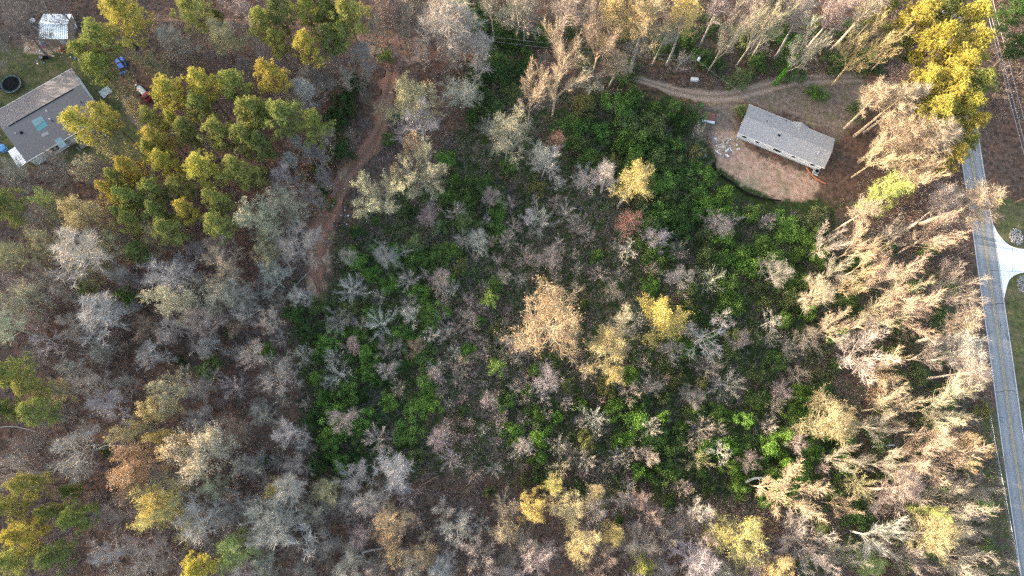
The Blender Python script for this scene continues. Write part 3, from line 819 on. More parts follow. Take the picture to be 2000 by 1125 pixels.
LABELS = make_labels(plan)
grp = np.random.default_rng(5)
used_count = {}
for i, (code, x, y, r, H, tint) in enumerate(plan):
    pk, name, cat, phrase, group, _, _, wood = KIND[code]
    protos = PROTO[pk]
    k = used_count.get(pk, 0); used_count[pk] = k + 1
    p = protos[k % len(protos)]
    zc = H * {'P': .8, 'U': .74, 'V': .74, 'F': .72, 'Q': .72, 'B': .7, 'L': .7, 'K': .7, 'D': .65}.get(code, .55)
    c = at(x, y, zc)
    rm = r * mpp(x, y, zc)
    sxy = rm / p['rad'] * {'P': 1.13, 'G': 1.25, 'Y': 1.05, 'B': 1.28, 'U': 1.2, 'L': 1.12, 'F': 1.12, 'S': 1.25, 'W': 1.15}.get(code, 1.05)
    t = empty(name, (c[0], c[1], 0.0), grp.uniform(0, 6.28))
    sz = H / p['h']
    t.scale = (sxy, sxy, sz)
    tag(t, LABELS[i], cat, group)
    j = 1 + grp.normal(0, .07)
    base = np.array(TINT[tint]) * j * (1 + grp.normal(0, .035, 3))
    woodc = np.array(TINT[wood]) * .85 if wood else base * .92
    for part in ('trunk', 'limbs', 'crown', 'young_leaves'):
        if part not in p: continue
        o = bpy.data.objects.new('stem' if code == 'G' and part == 'trunk' else part, p[part])
        COL.objects.link(o)
        o.parent = t
        if code == 'P':
            col = base if part == 'crown' else np.array((.16, .12, .10))
        elif code in 'GY':
            col = base if part == 'crown' else np.array(TINT['dark'])
        elif part == 'young_leaves':
            col = base
        elif wood:
            col = (woodc * .55 + base * .45) if part == 'crown' else np.array((.30, .28, .25))
        else:
            col = base if part == 'crown' else base * (1.05 if code in 'UF' else .9)
        o.color = (*np.clip(col, 0, 1), 1.0)
print('PLANTS', len(plan), used_count, {c: sum(p[0] == c for p in plan) for c in KIND})

# ------------------------------------------------------------------ the ground: one sheet, with soil, grass and clay zones
def axis(lo, hi, step, far):
    a = np.arange(lo, hi + step / 2, step)
    b = np.array([3, 7, 13, 22, 36, 60, 95, 140, 200, 300, 450, far])
    return np.concatenate([lo - b[::-1], a, hi + b])


gx, gy = axis(-135, 135, 1.0, 900), axis(-42, 125, 1.0, 900)
X, Y = np.meshgrid(gx, gy)
# pixel of every ground vertex, to read the zones
inv = _M3.T
dv = np.stack([X, Y, np.full(X.shape, -CAM_H)], -1) @ inv.T
ok = dv[..., 2] < -1
PX = np.where(ok, 1000 + FPX * dv[..., 0] / -np.where(ok, dv[..., 2], -1), -9999)
PY = np.where(ok, 562.5 - FPX * dv[..., 1] / -np.where(ok, dv[..., 2], -1), -9999)
grass = np.zeros(X.shape); clay = np.zeros(X.shape); green = np.zeros(X.shape); pale = np.zeros(X.shape)
LAWN = [[(-200, 100), (60, 92), (150, 85), (215, 150), (250, 230), (290, 270), (300, 320), (180, 320), (-200, 330)],
        [(1935, 330), (1960, 390), (2100, 410), (2300, 400), (2300, 1300), (2012, 1000), (1960, 560)],
        [(1900, 800), (1950, 800), (1990, 1130), (1950, 1130), (1925, 960)]]
CLAY = [[(1385, 255), (1440, 262), (1470, 300), (1560, 335), (1610, 350), (1590, 390), (1525, 392), (1450, 360), (1400, 320)],
        [(70, 60), (150, 70), (165, 100), (80, 108), (40, 100)],
        [(700, 60), (840, 85), (830, 115), (770, 130), (700, 90)],
        [(615, 440), (650, 440), (640, 610), (600, 600)]]
PALE = [[(1420, 200), (1520, 160), (1690, 150), (1700, 210), (1640, 275), (1560, 230), (1470, 205)],
        [(1330, 210), (1440, 200), (1440, 262), (1390, 290), (1350, 250)], [(205, 165), (300, 220), (290, 320), (240, 310), (215, 260)]]
for p in LAWN: grass = np.maximum(grass, inside_np(p, PX, PY))
for p in CLAY: clay = np.maximum(clay, inside_np(p, PX, PY))
for p in PALE: pale = np.maximum(pale, inside_np(p, PX, PY))
for z in GREEN: green = np.maximum(green, inside_np(z[0], PX, PY))


def blur(a, n):
    for _ in range(n):
        a = (a + np.roll(a, 1, 0) + np.roll(a, -1, 0) + np.roll(a, 1, 1) + np.roll(a, -1, 1)) / 5
    return a


MIDDLE = [(620, 470), (700, 400), (860, 320), (900, 200), (1130, 180), (1640, 380), (1660, 960), (1240, 1010), (1000, 950), (600, 940), (560, 620)]
green = np.maximum(green, .62 * inside_np(MIDDLE, PX, PY))
for z in EAST_G: green = np.maximum(green, .5 * inside_np(z[0], PX, PY))
grass, clay, green, pale = blur(grass, 3), blur(clay, 4), blur(green, 26), blur(pale, 5)
# added wooded ridge, out of view to the west, shades the lower trees
west = np.clip((-X - 128) / 80, 0, 1)
west = west * west * (3 - 2 * west)
SHADE_RIDGE = 22.0
Z = SHADE_RIDGE * west * (1 + .18 * np.sin(Y * .05) + .1 * np.sin(Y * .13 + 1))


def ridge(x, y):
    w = min(max((-x - 128) / 80, 0), 1)
    return SHADE_RIDGE * w * w * (3 - 2 * w) * (1 + .18 * math.sin(y * .05) + .1 * math.sin(y * .13 + 1))


ny, nx = X.shape
idx = np.arange(nx * ny).reshape(ny, nx)
f = np.stack([idx[:-1, :-1], idx[:-1, 1:], idx[1:, 1:], idx[1:, :-1]], -1).reshape(-1, 4)

m_ground, t, b = mat_new('forest_floor')
at_ = N(t, 'ShaderNodeVertexColor'); at_.layer_name = 'zones'
sep = N(t, 'ShaderNodeSeparateColor')
t.links.new(at_.outputs[0], sep.inputs[0])
n1, n2, n3 = noise(t, .35, 6, .7), noise(t, 1.1, 4, .6), noise(t, .06, 3, .5)
litter = mixc(t, ramp(t, n2.outputs[0], .32, .68), (.045, .028, .021), (.175, .105, .073))
litter = mixc(t, ramp(t, n3.outputs[0], .42, .62), litter, mixc(t, ramp(t, n2.outputs[0], .3, .7), (.05, .036, .03), (.16, .115, .09)))
lawnc = mixc(t, ramp(t, n2.outputs[0], .3, .7), (.045, .06, .02), (.13, .135, .055))
lawnc = mixc(t, ramp(t, n1.outputs[0], .45, .7), lawnc, (.17, .13, .08))
clayc = mixc(t, ramp(t, n2.outputs[0], .3, .7), (.29, .17, .115), (.54, .37, .28))
clayc = mixc(t, ramp(t, n1.outputs[0], .5, .75), clayc, (.16, .14, .07))
palec = mixc(t, ramp(t, n2.outputs[0], .3, .7), (.12, .088, .066), (.27, .21, .17))
palec = mixc(t, ramp(t, n1.outputs[0], .5, .72), palec, (.12, .12, .05))
n4 = noise(t, .16, 4, .6)
litter = mixc(t, ramp(t, n4.outputs[0], .46, .62), litter, mixc(t, ramp(t, n2.outputs[0], .3, .7), (.075, .04, .03), (.23, .135, .09)))
litter = mixc(t, ramp(t, n1.outputs[0], .55, .72), litter, (.05, .038, .032))
greenc = mixc(t, ramp(t, n2.outputs[0], .3, .7), (.02, .026, .012), (.05, .075, .022))


def edge(sock):
    a = N(t, 'ShaderNodeMath', operation='ADD'); a.inputs[1].default_value = -.5
    t.links.new(n1.outputs[0], a.inputs[0])
    m_ = N(t, 'ShaderNodeMath', operation='MULTIPLY_ADD'); m_.inputs[1].default_value = 1.7
    t.links.new(a.outputs[0], m_.inputs[0]); t.links.new(sock, m_.inputs[2])
    return ramp(t, m_.outputs[0], .32, .62)


attr2 = N(t, 'ShaderNodeVertexColor'); attr2.layer_name = 'pale'
c = mixc(t, edge(sep.outputs[2]), litter, greenc)
c = mixc(t, edge(attr2.outputs[0]), c, palec)
c = mixc(t, edge(sep.outputs[0]), c, lawnc)
clayc = mixc(t, ramp(t, n4.outputs[0], .5, .66), clayc, mixc(t, ramp(t, n2.outputs[0], .35, .65), (.21, .17, .105), (.37, .30, .21)))
c = mixc(t, edge(sep.outputs[1]), c, clayc)
t.links.new(c, b.inputs['Base Color'])
b.inputs['Roughness'].default_value = .95
b.inputs['Specular IOR Level'].default_value = .1
bump = N(t, 'ShaderNodeBump'); bump.inputs['Strength'].default_value = .6; bump.inputs['Distance'].default_value = .25
t.links.new(n2.outputs[0], bump.inputs['Height']); t.links.new(bump.outputs[0], b.inputs['Normal'])

gm = np_mesh('ground', np.stack([X, Y, Z], -1).reshape(-1, 3), f, np.arange(len(f)) * 4, np.full(len(f), 4), smooth=True, mats=[m_ground])
ca = gm.color_attributes.new('zones', 'FLOAT_COLOR', 'POINT')
ca.data.foreach_set('color', np.stack([grass, clay, green, np.ones(X.shape)], -1).astype(np.float32).ravel())
cb = gm.color_attributes.new('pale', 'FLOAT_COLOR', 'POINT')
cb.data.foreach_set('color', np.stack([pale, pale, pale, np.ones(X.shape)], -1).astype(np.float32).ravel())
go = bpy.data.objects.new('ground', gm); COL.objects.link(go)
tag(go, kind='structure')


# ------------------------------------------------------------------ strips: road, tracks, painted lines
def smooth_line(pts, n=10):
    P = [Vector(p) for p in pts]
    P = [P[0] * 2 - P[1]] + P + [P[-1] * 2 - P[-2]]
    out = []
    for i in range(1, len(P) - 2):
        for k in range(n):
            s = k / n
            a, b_, c_, d = P[i - 1], P[i], P[i + 1], P[i + 2]
            out.append(.5 * ((2 * b_) + (c_ - a) * s + (2 * a - 5 * b_ + 4 * c_ - d) * s * s + (3 * b_ - a - 3 * c_ + d) * s ** 3))
    out.append(P[-2])
    return out


def strip(name, px, width, z, mat, ragged=0.0, n=10, cols=6, offset=0.0, world_pts=None):
    """A sheet along a line given in photo pixels; width in metres (number or list)."""
    pts = world_pts or [at(x, y) for x, y in px]
    L = smooth_line([(p[0], p[1], 0) for p in pts], n)
    w = np.interp(np.linspace(0, 1, len(L)), np.linspace(0, 1, len(width)), width) if isinstance(width, list) else np.full(len(L), width)
    V, UV, s = [], [], 0.0
    g = np.random.default_rng(len(L))
    e0, e1 = (np.convolve(g.normal(0, ragged, len(L) + 4), np.ones(5) / 2.2, 'valid') if ragged else np.zeros(len(L)) for _ in range(2))
    e0, e1 = np.clip(e0, -.22 * w, .22 * w), np.clip(e1, -.22 * w, .22 * w)
    for i, p in enumerate(L):
        d = (L[min(i + 1, len(L) - 1)] - L[max(i - 1, 0)]).normalized()
        nrm = Vector((-d.y, d.x, 0))
        if i: s += (p - L[i - 1]).length
        for k in range(cols + 1):
            u = k / cols - .5
            off = offset + u * w[i] + (e0[i] if k == 0 else e1[i] if k == cols else 0)
            q = p + nrm * off
            V.append((q.x, q.y, z)); UV.append((k / cols, s))
    fcs = []
    for i in range(len(L) - 1):
        for k in range(cols):
            a = i * (cols + 1) + k
            fcs.append((a, a + 1, a + cols + 2, a + cols + 1))
    fcs = np.array(fcs)
    me = np_mesh(name, V, fcs, np.arange(len(fcs)) * 4, np.full(len(fcs), 4), smooth=False, mats=[mat], uv=[UV[i] for i in fcs.ravel()])
    me.polygons.foreach_set('use_smooth', np.zeros(len(fcs), bool))
    o = bpy.data.objects.new(name, me); COL.objects.link(o)
    if o.data.polygons[0].normal.z < 0: me.flip_normals()
    return o, L


def track_mat(name, lo, hi, rut, wet=(.10, .065, .05)):
    m, t, b = mat_new(name)
    n1, n2 = noise(t, 1.8, 6, .75), noise(t, .25, 4, .6)
    c = mixc(t, ramp(t, n1.outputs[0], .3, .7), lo, hi)
    c = mixc(t, ramp(t, n2.outputs[0], .45, .7), c, rut)
    uv = N(t, 'ShaderNodeUVMap'); sp = N(t, 'ShaderNodeSeparateXYZ')
    t.links.new(uv.outputs[0], sp.inputs[0])
    w = N(t, 'ShaderNodeMath', operation='PINGPONG'); w.inputs[1].default_value = .25
    t.links.new(sp.outputs[0], w.inputs[0])       # 0 at the edges and middle, .25 in each wheel rut
    a = N(t, 'ShaderNodeMath', operation='MULTIPLY_ADD'); a.inputs[1].default_value = .35
    t.links.new(n1.outputs[0], a.inputs[0]); t.links.new(w.outputs[0], a.inputs[2])
    c = mixc(t, ramp(t, a.outputs[0], .36, .22), c, wet)
    t.links.new(c, b.inputs['Base Color'])
    b.inputs['Roughness'].default_value = .95
    bp = N(t, 'ShaderNodeBump'); bp.inputs['Strength'].default_value = .5; bp.inputs['Distance'].default_value = .2
    t.links.new(n1.outputs[0], bp.inputs['Height']); t.links.new(bp.outputs[0], b.inputs['Normal'])
    return m


M_GRAVEL = track_mat('gravel_track', (.23, .165, .125), (.42, .325, .26), (.38, .24, .165), (.22, .155, .105))
M_REDTRACK = track_mat('red_track', (.17, .09, .062), (.32, .185, .13), (.36, .155, .095), (.19, .105, .07))
o, _ = strip('gravel_track', [(1205, 147), (1250, 156), (1310, 174), (1370, 187), (1430, 186), (1490, 172), (1545, 158), (1610, 154), (1690, 153)], [1.0, 1.6, 2.4, 3.0, 3.3, 3.3, 2.8, 2.0], .009, M_GRAVEL, .22, 12)
tag(o, kind='structure')
o, _ = strip('red_dirt_track', [(300, 33), (420, 40), (560, 46), (690, 66), (760, 84), (830, 97), (940, 112), (1040, 122), (1130, 134), (1215, 149)], [1.8, 2.0, 2.4, 3.4, 4.2, 3.4, 2.4, 2.2, 2.0], .005, M_REDTRACK, .3, 12)
tag(o, kind='structure')
o, _ = strip('clay_spur', [(764, 112), (762, 150), (752, 200), (744, 245), (728, 280), (695, 318), (670, 352), (655, 390), (632, 440), (617, 480), (618, 530), (628, 580)], [2.2, 3.8, 3.8, 3.2, 3.7, 4.2, 3.9, 4.1, 4.3, 3.9, 2.8, 1.2], .010, M_REDTRACK, .4, 12)
tag(o, kind='structure')
o, _ = strip('dirt_drive', [(1686, 153), (1730, 155), (1780, 160), (1880, 178)], [2.0, 2.4, 2.2, 2.2], .013, M_REDTRACK, .35, 12)
tag(o, kind='structure')

# the paved road
m_road, t, b = mat_new('worn_asphalt')
n1, n2 = noise(t, 3.0, 8, .8), noise(t, .15, 4, .6)
c = mixc(t, ramp(t, n1.outputs[0], .3, .7), (.19, .19, .195), (.29, .288, .29))
c = mixc(t, ramp(t, n2.outputs[0], .4, .7), c, mixc(t, ramp(t, n1.outputs[0], .3, .7), (.23, .23, .235), (.33, .328, .33)))
uv = N(t, 'ShaderNodeUVMap'); sp = N(t, 'ShaderNodeSeparateXYZ'); t.links.new(uv.outputs[0], sp.inputs[0])
w = N(t, 'ShaderNodeMath', operation='PINGPONG'); w.inputs[1].default_value = .25; t.links.new(sp.outputs[0], w.inputs[0])
c = mixc(t, ramp(t, w.outputs[0], .20, .10), c, mixc(t, 1.0, c, (.8, .8, .81), 'MULTIPLY'))
v = N(t, 'ShaderNodeTexVoronoi', feature='DISTANCE_TO_EDGE'); v.inputs['Scale'].default_value = .07
tc = N(t, 'ShaderNodeTexCoord'); nz = noise(t, .9, 4, .6)
add = N(t, 'ShaderNodeMixRGB') if False else N(t, 'ShaderNodeVectorMath', operation='MULTIPLY_ADD')
add.inputs[1].default_value = (1.6, 1.6, 0); t.links.new(nz.outputs['Color'], add.inputs[0]); t.links.new(tc.outputs['Object'], add.inputs[2])
t.links.new(add.outputs[0], v.inputs['Vector'])
c = mixc(t, ramp(t, v.outputs[0], .005, .001), c, (.12, .12, .125))
t.links.new(c, b.inputs['Base Color']); b.inputs['Roughness'].default_value = .85
M_WHITE_PAINT = simple('worn_white_paint', (.62, .63, .64), .8, .2, 4, dirt=(.35, .35, .36))
M_YELLOW_PAINT = simple('worn_yellow_paint', (.50, .36, .10), .8, .2, 4, dirt=(.36, .30, .2))
left_px = [(1858, 130), (1875, 280), (1895, 440), (1913, 570), (1931, 700), (1955, 860), (1993, 1125)]
right_px = [(1890, 130), (1912, 280), (1943, 445), (1961, 570), (1981, 700), (2001, 860), (2042, 1125)]
mid = [(at(*a) + at(*b_)) / 2 for a, b_ in zip(left_px, right_px)]
wid = float(np.mean([np.linalg.norm(at(*a) - at(*b_)) for a, b_ in zip(left_px[1:], right_px[1:])])) * .98
d0 = (mid[0] - mid[1]) / np.linalg.norm(mid[0] - mid[1]); d1 = (mid[-1] - mid[-2]) / np.linalg.norm(mid[-1] - mid[-2])
ext = [mid[0] + d0 * 220, mid[0] + d0 * 60] + mid + [mid[-1] + d1 * 30, mid[-1] + d1 * 120]
o, road_line = strip('road', None, wid, .02, m_road, 0.0, 12, 8, world_pts=ext); tag(o, kind='structure')
for nm, off, mt, ww in (('edge_line', wid / 2 - .16, M_WHITE_PAINT, .11), ('edge_line', -wid / 2 + .16, M_WHITE_PAINT, .11),
                        ('centre_line', .13, M_YELLOW_PAINT, .1), ('centre_line', -.13, M_YELLOW_PAINT, .1)):
    o, _ = strip(nm, None, ww, .025, mt, 0.0, 12, 1, off, world_pts=ext); tag(o, kind='structure')
M_CRACK = simple('tar_crack', (.06, .06, .065), .8, .2)
for line in ([(1917, 597), (1930, 596), (1944, 594), (1962, 592)], [(1937, 765), (1950, 766), (1966, 763), (1984, 764)], [(1936, 528), (1946, 529), (1956, 529)], [(1950, 815), (1956, 815), (1962, 817)], [(1953, 627), (1954, 634), (1953, 640)]):
    o, _ = strip('road_crack', line, .1, .0245, M_CRACK, .04, 8, 2); tag(o, kind='structure')
M_CONC = simple('pale_concrete', (.80, .79, .77), .85, .06, .8, dirt=(.72, .71, .69))
M_JOINT = simple('concrete_joint', (.28, .28, .27), .9, .1)
drive = smooth_line([(*at(x, y)[:2], 0) for x, y in [(1941, 440), (1950, 457), (1966, 475), (1984, 484), (2010, 487)]], 6)
back = smooth_line([(*at(x, y)[:2], 0) for x, y in [(2010, 531), (1988, 535), (1972, 546), (1965, 566), (1961, 585)]], 6)
far_e = [at(2300, 470), at(2300, 520)]
inn = [at(1958, 585), at(1937, 440)]
pts = [(p.x, p.y) for p in drive] + [(p[0], p[1]) for p in far_e] + [(p.x, p.y) for p in back] + [(p[0], p[1]) for p in inn]
o = MB().poly(pts, -.1, .014).build('driveway', M_CONC); tag(o, kind='structure')
for a, b_ in (((1955, 484), (2012, 487)), ((1962, 531), (2012, 531)), ((1978, 484), (1978, 531))):
    o, _ = strip('driveway_joint', [a, b_], .07, .018, M_JOINT, 0, 2, 1); tag(o, kind='structure')


# ------------------------------------------------------------------ stuff: brush, low greenery, grass, woods beyond the frame
def frame_points(n, g):
    """Random ground points over what the camera sees, as pixels and world xy."""
    px, py = g.uniform(-20, 2020, n), g.uniform(-20, 1145, n)
    d = np.stack([(px - 1000) / FPX, (562.5 - py) / FPX, -np.ones(n)], -1) @ _M3.T
    tt = CAM_H / -d[:, 2]
    return px, py, d[:, :2] * tt[:, None]


g = np.random.default_rng(77)
px, py, xy = frame_points(46000, g)
off = np.zeros(len(px), bool)
for k in KEEP_OFF: off |= inside_np(k, px, py)
grn = np.zeros(len(px), bool)
for z in GREEN: grn |= inside_np(z[0], px, py)
clump = np.sin(px * .05 + 2 * np.sin(py * .037)) * np.sin(py * .061 + 2 * np.sin(px * .029))
brushy = inside_np([(840, 580), (1000, 600), (1060, 760), (1040, 900), (900, 890), (830, 760)], px, py)
clump = np.maximum(clump, brushy * .9)
keep = ~off & (~grn | (g.random(len(px)) < .7)) & (g.random(len(px)) < .62 + .4 * clump)
base = xy[keep]
nb = 10
c0 = np.repeat(np.c_[base, np.zeros(len(base))], nb, 0) + g.normal(0, .15, (len(base) * nb, 3)) * [1, 1, 0]
hgt = np.repeat(g.uniform(.6, 1.7, len(base)) * (1 + .5 * clump[keep]), nb)[:, None]
dd = _unit(g.normal(0, 1, c0.shape) * [1, 1, .4] + [0, 0, .85])
tip = c0 + dd * hgt * g.uniform(.5, 1.1, (len(c0), 1))
w = _unit(np.cross(dd, g.normal(0, 1, dd.shape))) * .036
tri = np.stack([c0 - w, c0 + w, tip], 1)
# side twigs
m1 = c0 + (tip - c0) * g.uniform(.3, .8, (len(c0), 1))
d2 = _unit(dd + g.normal(0, .6, dd.shape)); w2 = _unit(np.cross(d2, g.normal(0, 1, dd.shape))) * .03
tri2 = np.stack([m1 - w2, m1 + w2, m1 + d2 * hgt * .45], 1)
m_brush, t, b = mat_new('dry_brush')
n1 = noise(t, .12, 3, .6); n2 = noise(t, 3.0, 2, .5)
c = mixc(t, ramp(t, n2.outputs[0], .3, .7), (.17, .135, .115), (.36, .295, .255))
c = mixc(t, ramp(t, n1.outputs[0], .45, .65), c, mixc(t, ramp(t, n2.outputs[0], .3, .7), (.15, .10, .078), (.28, .195, .155)))
t.links.new(c, b.inputs['Base Color']); b.inputs['Roughness'].default_value = .9
me = quads_mesh('undergrowth', np.concatenate([tri, tri2]), [m_brush])
o = bpy.data.objects.new('undergrowth', me); COL.objects.link(o)
tag(o, 'dry twiggy undergrowth over the leaf litter of the woods', kind='stuff')

# low greenery between the shrubs
px, py, xy = frame_points(470000, g)
jx, jy = px + g.normal(0, 42, len(px)), py + g.normal(0, 42, len(px))
dens = np.zeros(len(px))
for z in GREEN: dens = np.maximum(dens, inside_np(z[0], jx, jy) * .8)
dens = np.maximum(dens, inside_np(MIDDLE, jx, jy) * .8)
for z in EAST_G: dens = np.maximum(dens, inside_np(z[0], jx, jy) * .5)
patch = np.sin(px * .043 + 1.7 * np.sin(py * .031)) * np.sin(py * .05 + 1.3 * np.sin(px * .027))
p2 = np.sin(px * .11 + 1.9 * np.sin(py * .083)) * np.sin(py * .13 + 1.6 * np.sin(px * .097))
dens *= np.clip(.36 + .7 * patch + .55 * p2, .05, 1)
for k in KEEP_OFF: dens[inside_np(k, px, py)] *= .04
keep = g.random(len(px)) < dens
c0 = np.c_[xy[keep], np.abs(g.normal(0, .4, keep.sum())) + .05 + 1.1 * np.clip(.5 * patch[keep] + .7 * p2[keep], 0, 1)]
c0 = np.repeat(c0, 2, 0) + g.normal(0, .16, (keep.sum() * 2, 3)); c0[:, 2] = np.maximum(c0[:, 2], .04)
q = leaf_quads(g, c0, .18, np.array([0, 0, 1.0]), .9)
m_low, t, b = mat_new('low_greenery')
n1, n2 = noise(t, .1, 3, .6), noise(t, 1.4, 3, .6)
c = mixc(t, ramp(t, n2.outputs[0], .3, .7), (.035, .07, .018), (.12, .20, .04))
c = mixc(t, ramp(t, n1.outputs[0], .45, .62), c, mixc(t, ramp(t, n2.outputs[0], .3, .7), (.05, .065, .024), (.17, .175, .065)))
t.links.new(c, b.inputs['Base Color']); b.inputs['Roughness'].default_value = .8
me = quads_mesh('low_greenery', q, [m_low])
o = bpy.data.objects.new('low_greenery', me); COL.objects.link(o)
tag(o, 'low leafy ground cover and vines under the thicket', kind='stuff')

# grass blades on the lawns
px, py, xy = frame_points(140000, g)
keep = np.zeros(len(px), bool)
for p in LAWN: keep |= inside_np(p, px, py)
bad = inside_np([(1870, 120), (1915, 275), (1945, 440), (1992, 480), (2100, 480), (2100, 535), (1975, 540), (1962, 590), (2010, 880), (2050, 1130), (1990, 1130), (1925, 640), (1850, 120)], px, py)
bad |= inside_np([(0, 205), (137, 132), (205, 235), (60, 315), (0, 330)], px, py)
weed = inside_np([(1340, 210), (1450, 200), (1470, 270), (1600, 330), (1620, 390), (1540, 400), (1390, 340)], px + g.normal(0, 8, len(px)), py + g.normal(0, 8, len(px)))
weed &= (np.sin(px * .21 + 2 * np.sin(py * .17)) * np.sin(py * .19 + px * .05) > .1) & (g.random(len(px)) < .55)
weed &= ~inside_np([(1455, 195), (1645, 265), (1612, 345), (1425, 275)], px, py)
keep = (keep & (g.random(len(px)) < .8) | weed) & ~bad
c0 = np.c_[xy[keep], np.full(keep.sum(), .05)]
q = leaf_quads(g, c0, .17, np.array([0, 0, 1.0]), 1.2)
m_gr, t, b = mat_new('short_grass')
n1, n2 = noise(t, .3, 5, .7), noise(t, 3, 3, .6)
c = mixc(t, ramp(t, n1.outputs[0], .35, .6), (.06, .09, .022), (.15, .14, .065))
c = mixc(t, ramp(t, n2.outputs[0], .45, .8), c, (.16, .13, .08))
t.links.new(c, b.inputs['Base Color']); b.inputs['Roughness'].default_value = .9
o = bpy.data.objects.new('grass', quads_mesh('grass', q, [m_gr])); COL.objects.link(o)
tag(o, 'thin short grass of the yards and road verges', kind='stuff')


def woods(name, spots, label):
    """One mesh of many trees that read as a mass."""
    acc, k0 = [], 0
    for x, y, s, kd in spots:
        P = LOWS[kd][k0 % len(LOWS[kd])]; k0 += 1
        a = g.uniform(0, 6.28)
        M = np.array([[math.cos(a), -math.sin(a), 0], [math.sin(a), math.cos(a), 0], [0, 0, 1]])
        acc.append((P * s) @ M.T + [x, y, ridge(x, y)])
    o = bpy.data.objects.new(name, quads_mesh(name, np.concatenate(acc), [m_woods])); COL.objects.link(o)
    tag(o, label, kind='stuff')


m_woods, t, b = mat_new('woods_bark')
n1 = noise(t, .06, 3, .6)
c = mixc(t, ramp(t, n1.outputs[0], .35, .65), (.20, .185, .175), (.33, .29, .25))
t.links.new(c, b.inputs['Base Color']); b.inputs['Roughness'].default_value = .9


def low_tree(seed):
    sp = dict(SPREAD, max=3, kids=[12, 6, 4], rmin=.045, n=[4, 2, 2, 1])
    P = Plant(sp, seed); P.branch(np.array([0, 0, -.4]), np.array([0, 0, 1.0]), 14.5, .26, 0)
    L = [s for v_ in P.segs.values() for s in v_]
    return tube_faces(np.array([s[0] for s in L]), np.array([s[1] for s in L]), np.array([s[2] for s in L]), np.array([s[3] for s in L]), 3)


LOWS = {'bare': [low_tree(s) for s in (91, 92, 93)]}
spots = []
for _ in range(6000):
    x, y = g.uniform(-215, 165), g.uniform(-62, 160)
    d = np.array([x, y, -CAM_H]) @ _M3
    qx, qy = 1000 + FPX * d[0] / -d[2], 562.5 - FPX * d[1] / -d[2]
    if -45 < qx < 2045 and -45 < qy < 1170: continue
    if x > 60 and abs(qx - (1890 + (qy - 300) * .14)) < 90 and qy > -900: continue
    if qx > 2000 and 200 < qy < 1200 and x < 150 and g.random() < .8: continue
    if any((x - s[0]) ** 2 + (y - s[1]) ** 2 < (6.5 if x > -125 else 5.2) ** 2 for s in spots): continue
    spots.append((x, y, g.uniform(.85, 1.25), 'bare'))
    if len(spots) > 520: break
woods('surrounding_woods', spots, 'bare woods going on beyond the edge of the thicket')

# ------------------------------------------------------------------ houses, sheds, vehicles and small things
M_SHINGLE = simple('grey_shingles', (.31, .305, .31), .9, .34, 5.0, dirt=(.21, .205, .21), stretch=(.6, 4, 1))
M_SHINGLE2 = simple('aged_shingles', (.165, .15, .147), .9, .26, 5.0, dirt=(.20, .18, .172), stretch=(1, 3, 1))
M_SIDING = simple('white_siding', (.72, .74, .76), .6, .06, 2.0)
M_TRIM = simple('white_trim', (.78, .78, .77), .55, .05)
M_GLASS = simple('dark_window', (.02, .022, .028), .12, .2, spec=.6)
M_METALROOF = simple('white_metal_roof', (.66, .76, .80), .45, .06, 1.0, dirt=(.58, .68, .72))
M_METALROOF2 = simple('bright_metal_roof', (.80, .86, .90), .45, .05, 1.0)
M_TEAL = simple('teal_tarp', (.10, .27, .27), .7, .18, 2.0)
M_TEAL2 = simple('faded_teal_tarp', (.19, .29, .31), .8, .2, 2.0)
M_BLACK = simple('black_fabric', (.012, .013, .015), .95, .3, spec=.05)
M_STEEL = simple('galvanised_steel', (.42, .45, .47), .45, .15, metallic=.5)
M_RUBBER = simple('tyre_rubber', (.02, .02, .02), .9, .2)
M_BLUE = simple('blue_paint', (.04, .13, .42), .35, .12, spec=.5)
M_SKYBLUE = simple('light_blue_plastic', (.16, .36, .62), .5, .1)
M_RED = simple('red_paint', (.30, .03, .035), .4, .15)
M_ORANGE = simple('faded_orange_paint', (.55, .17, .07), .6, .2)
M_WHITEP = simple('white_enamel', (.74, .74, .73), .4, .06)
M_GREYP = simple('grey_paint', (.42, .43, .45), .4, .1)
M_WOOD = simple('weathered_wood', (.30, .23, .17), .9, .25, 6)
M_PALEWOOD = simple('pale_lumber', (.52, .44, .34), .9, .2, 6)
M_POLE = simple('dark_pole_wood', (.11, .085, .07), .9, .25, 6)
M_LOG = simple('bleached_log', (.58, .56, .53), .9, .15, 4)
M_GREYLOG = simple('grey_log', (.36, .33, .30), .9, .2, 4)
M_BROWNLOG = simple('brown_log', (.26, .16, .09), .9, .25, 4)
M_YELLOW = simple('yellow_plastic', (.72, .55, .05), .5, .08)
M_GREENP = simple('green_plastic', (.08, .32, .06), .6, .15)
M_CLAYPIPE = simple('orange_fabric_sock', (.42, .16, .07), .8, .2)
M_STONE = simple('pale_stones', (.25, .25, .26), .9, .4, 3)
M_SHEET = simple('plastic_sheet', (.48, .51, .49), .5, .15, 1.5)
M_WIRE = simple('wire', (.45, .45, .46), .5, .1)
M_VINE = plant_mat('vine_leaves', .7, 1.25, .2)


def frame4(tl, tr, bl, br, z):
    """Centre, length, width, angle of a plan rectangle from its four corners in the photo."""
    P = [at(*q, z)[:2] for q in (tl, tr, bl, br)]
    c = sum(P) / 4
    ex = ((P[1] - P[0]) + (P[3] - P[2])) / 2
    ey = ((P[0] - P[2]) + (P[1] - P[3])) / 2
    return c, float(np.linalg.norm(ex)), float(np.linalg.norm(ey)), math.atan2(ex[1], ex[0])


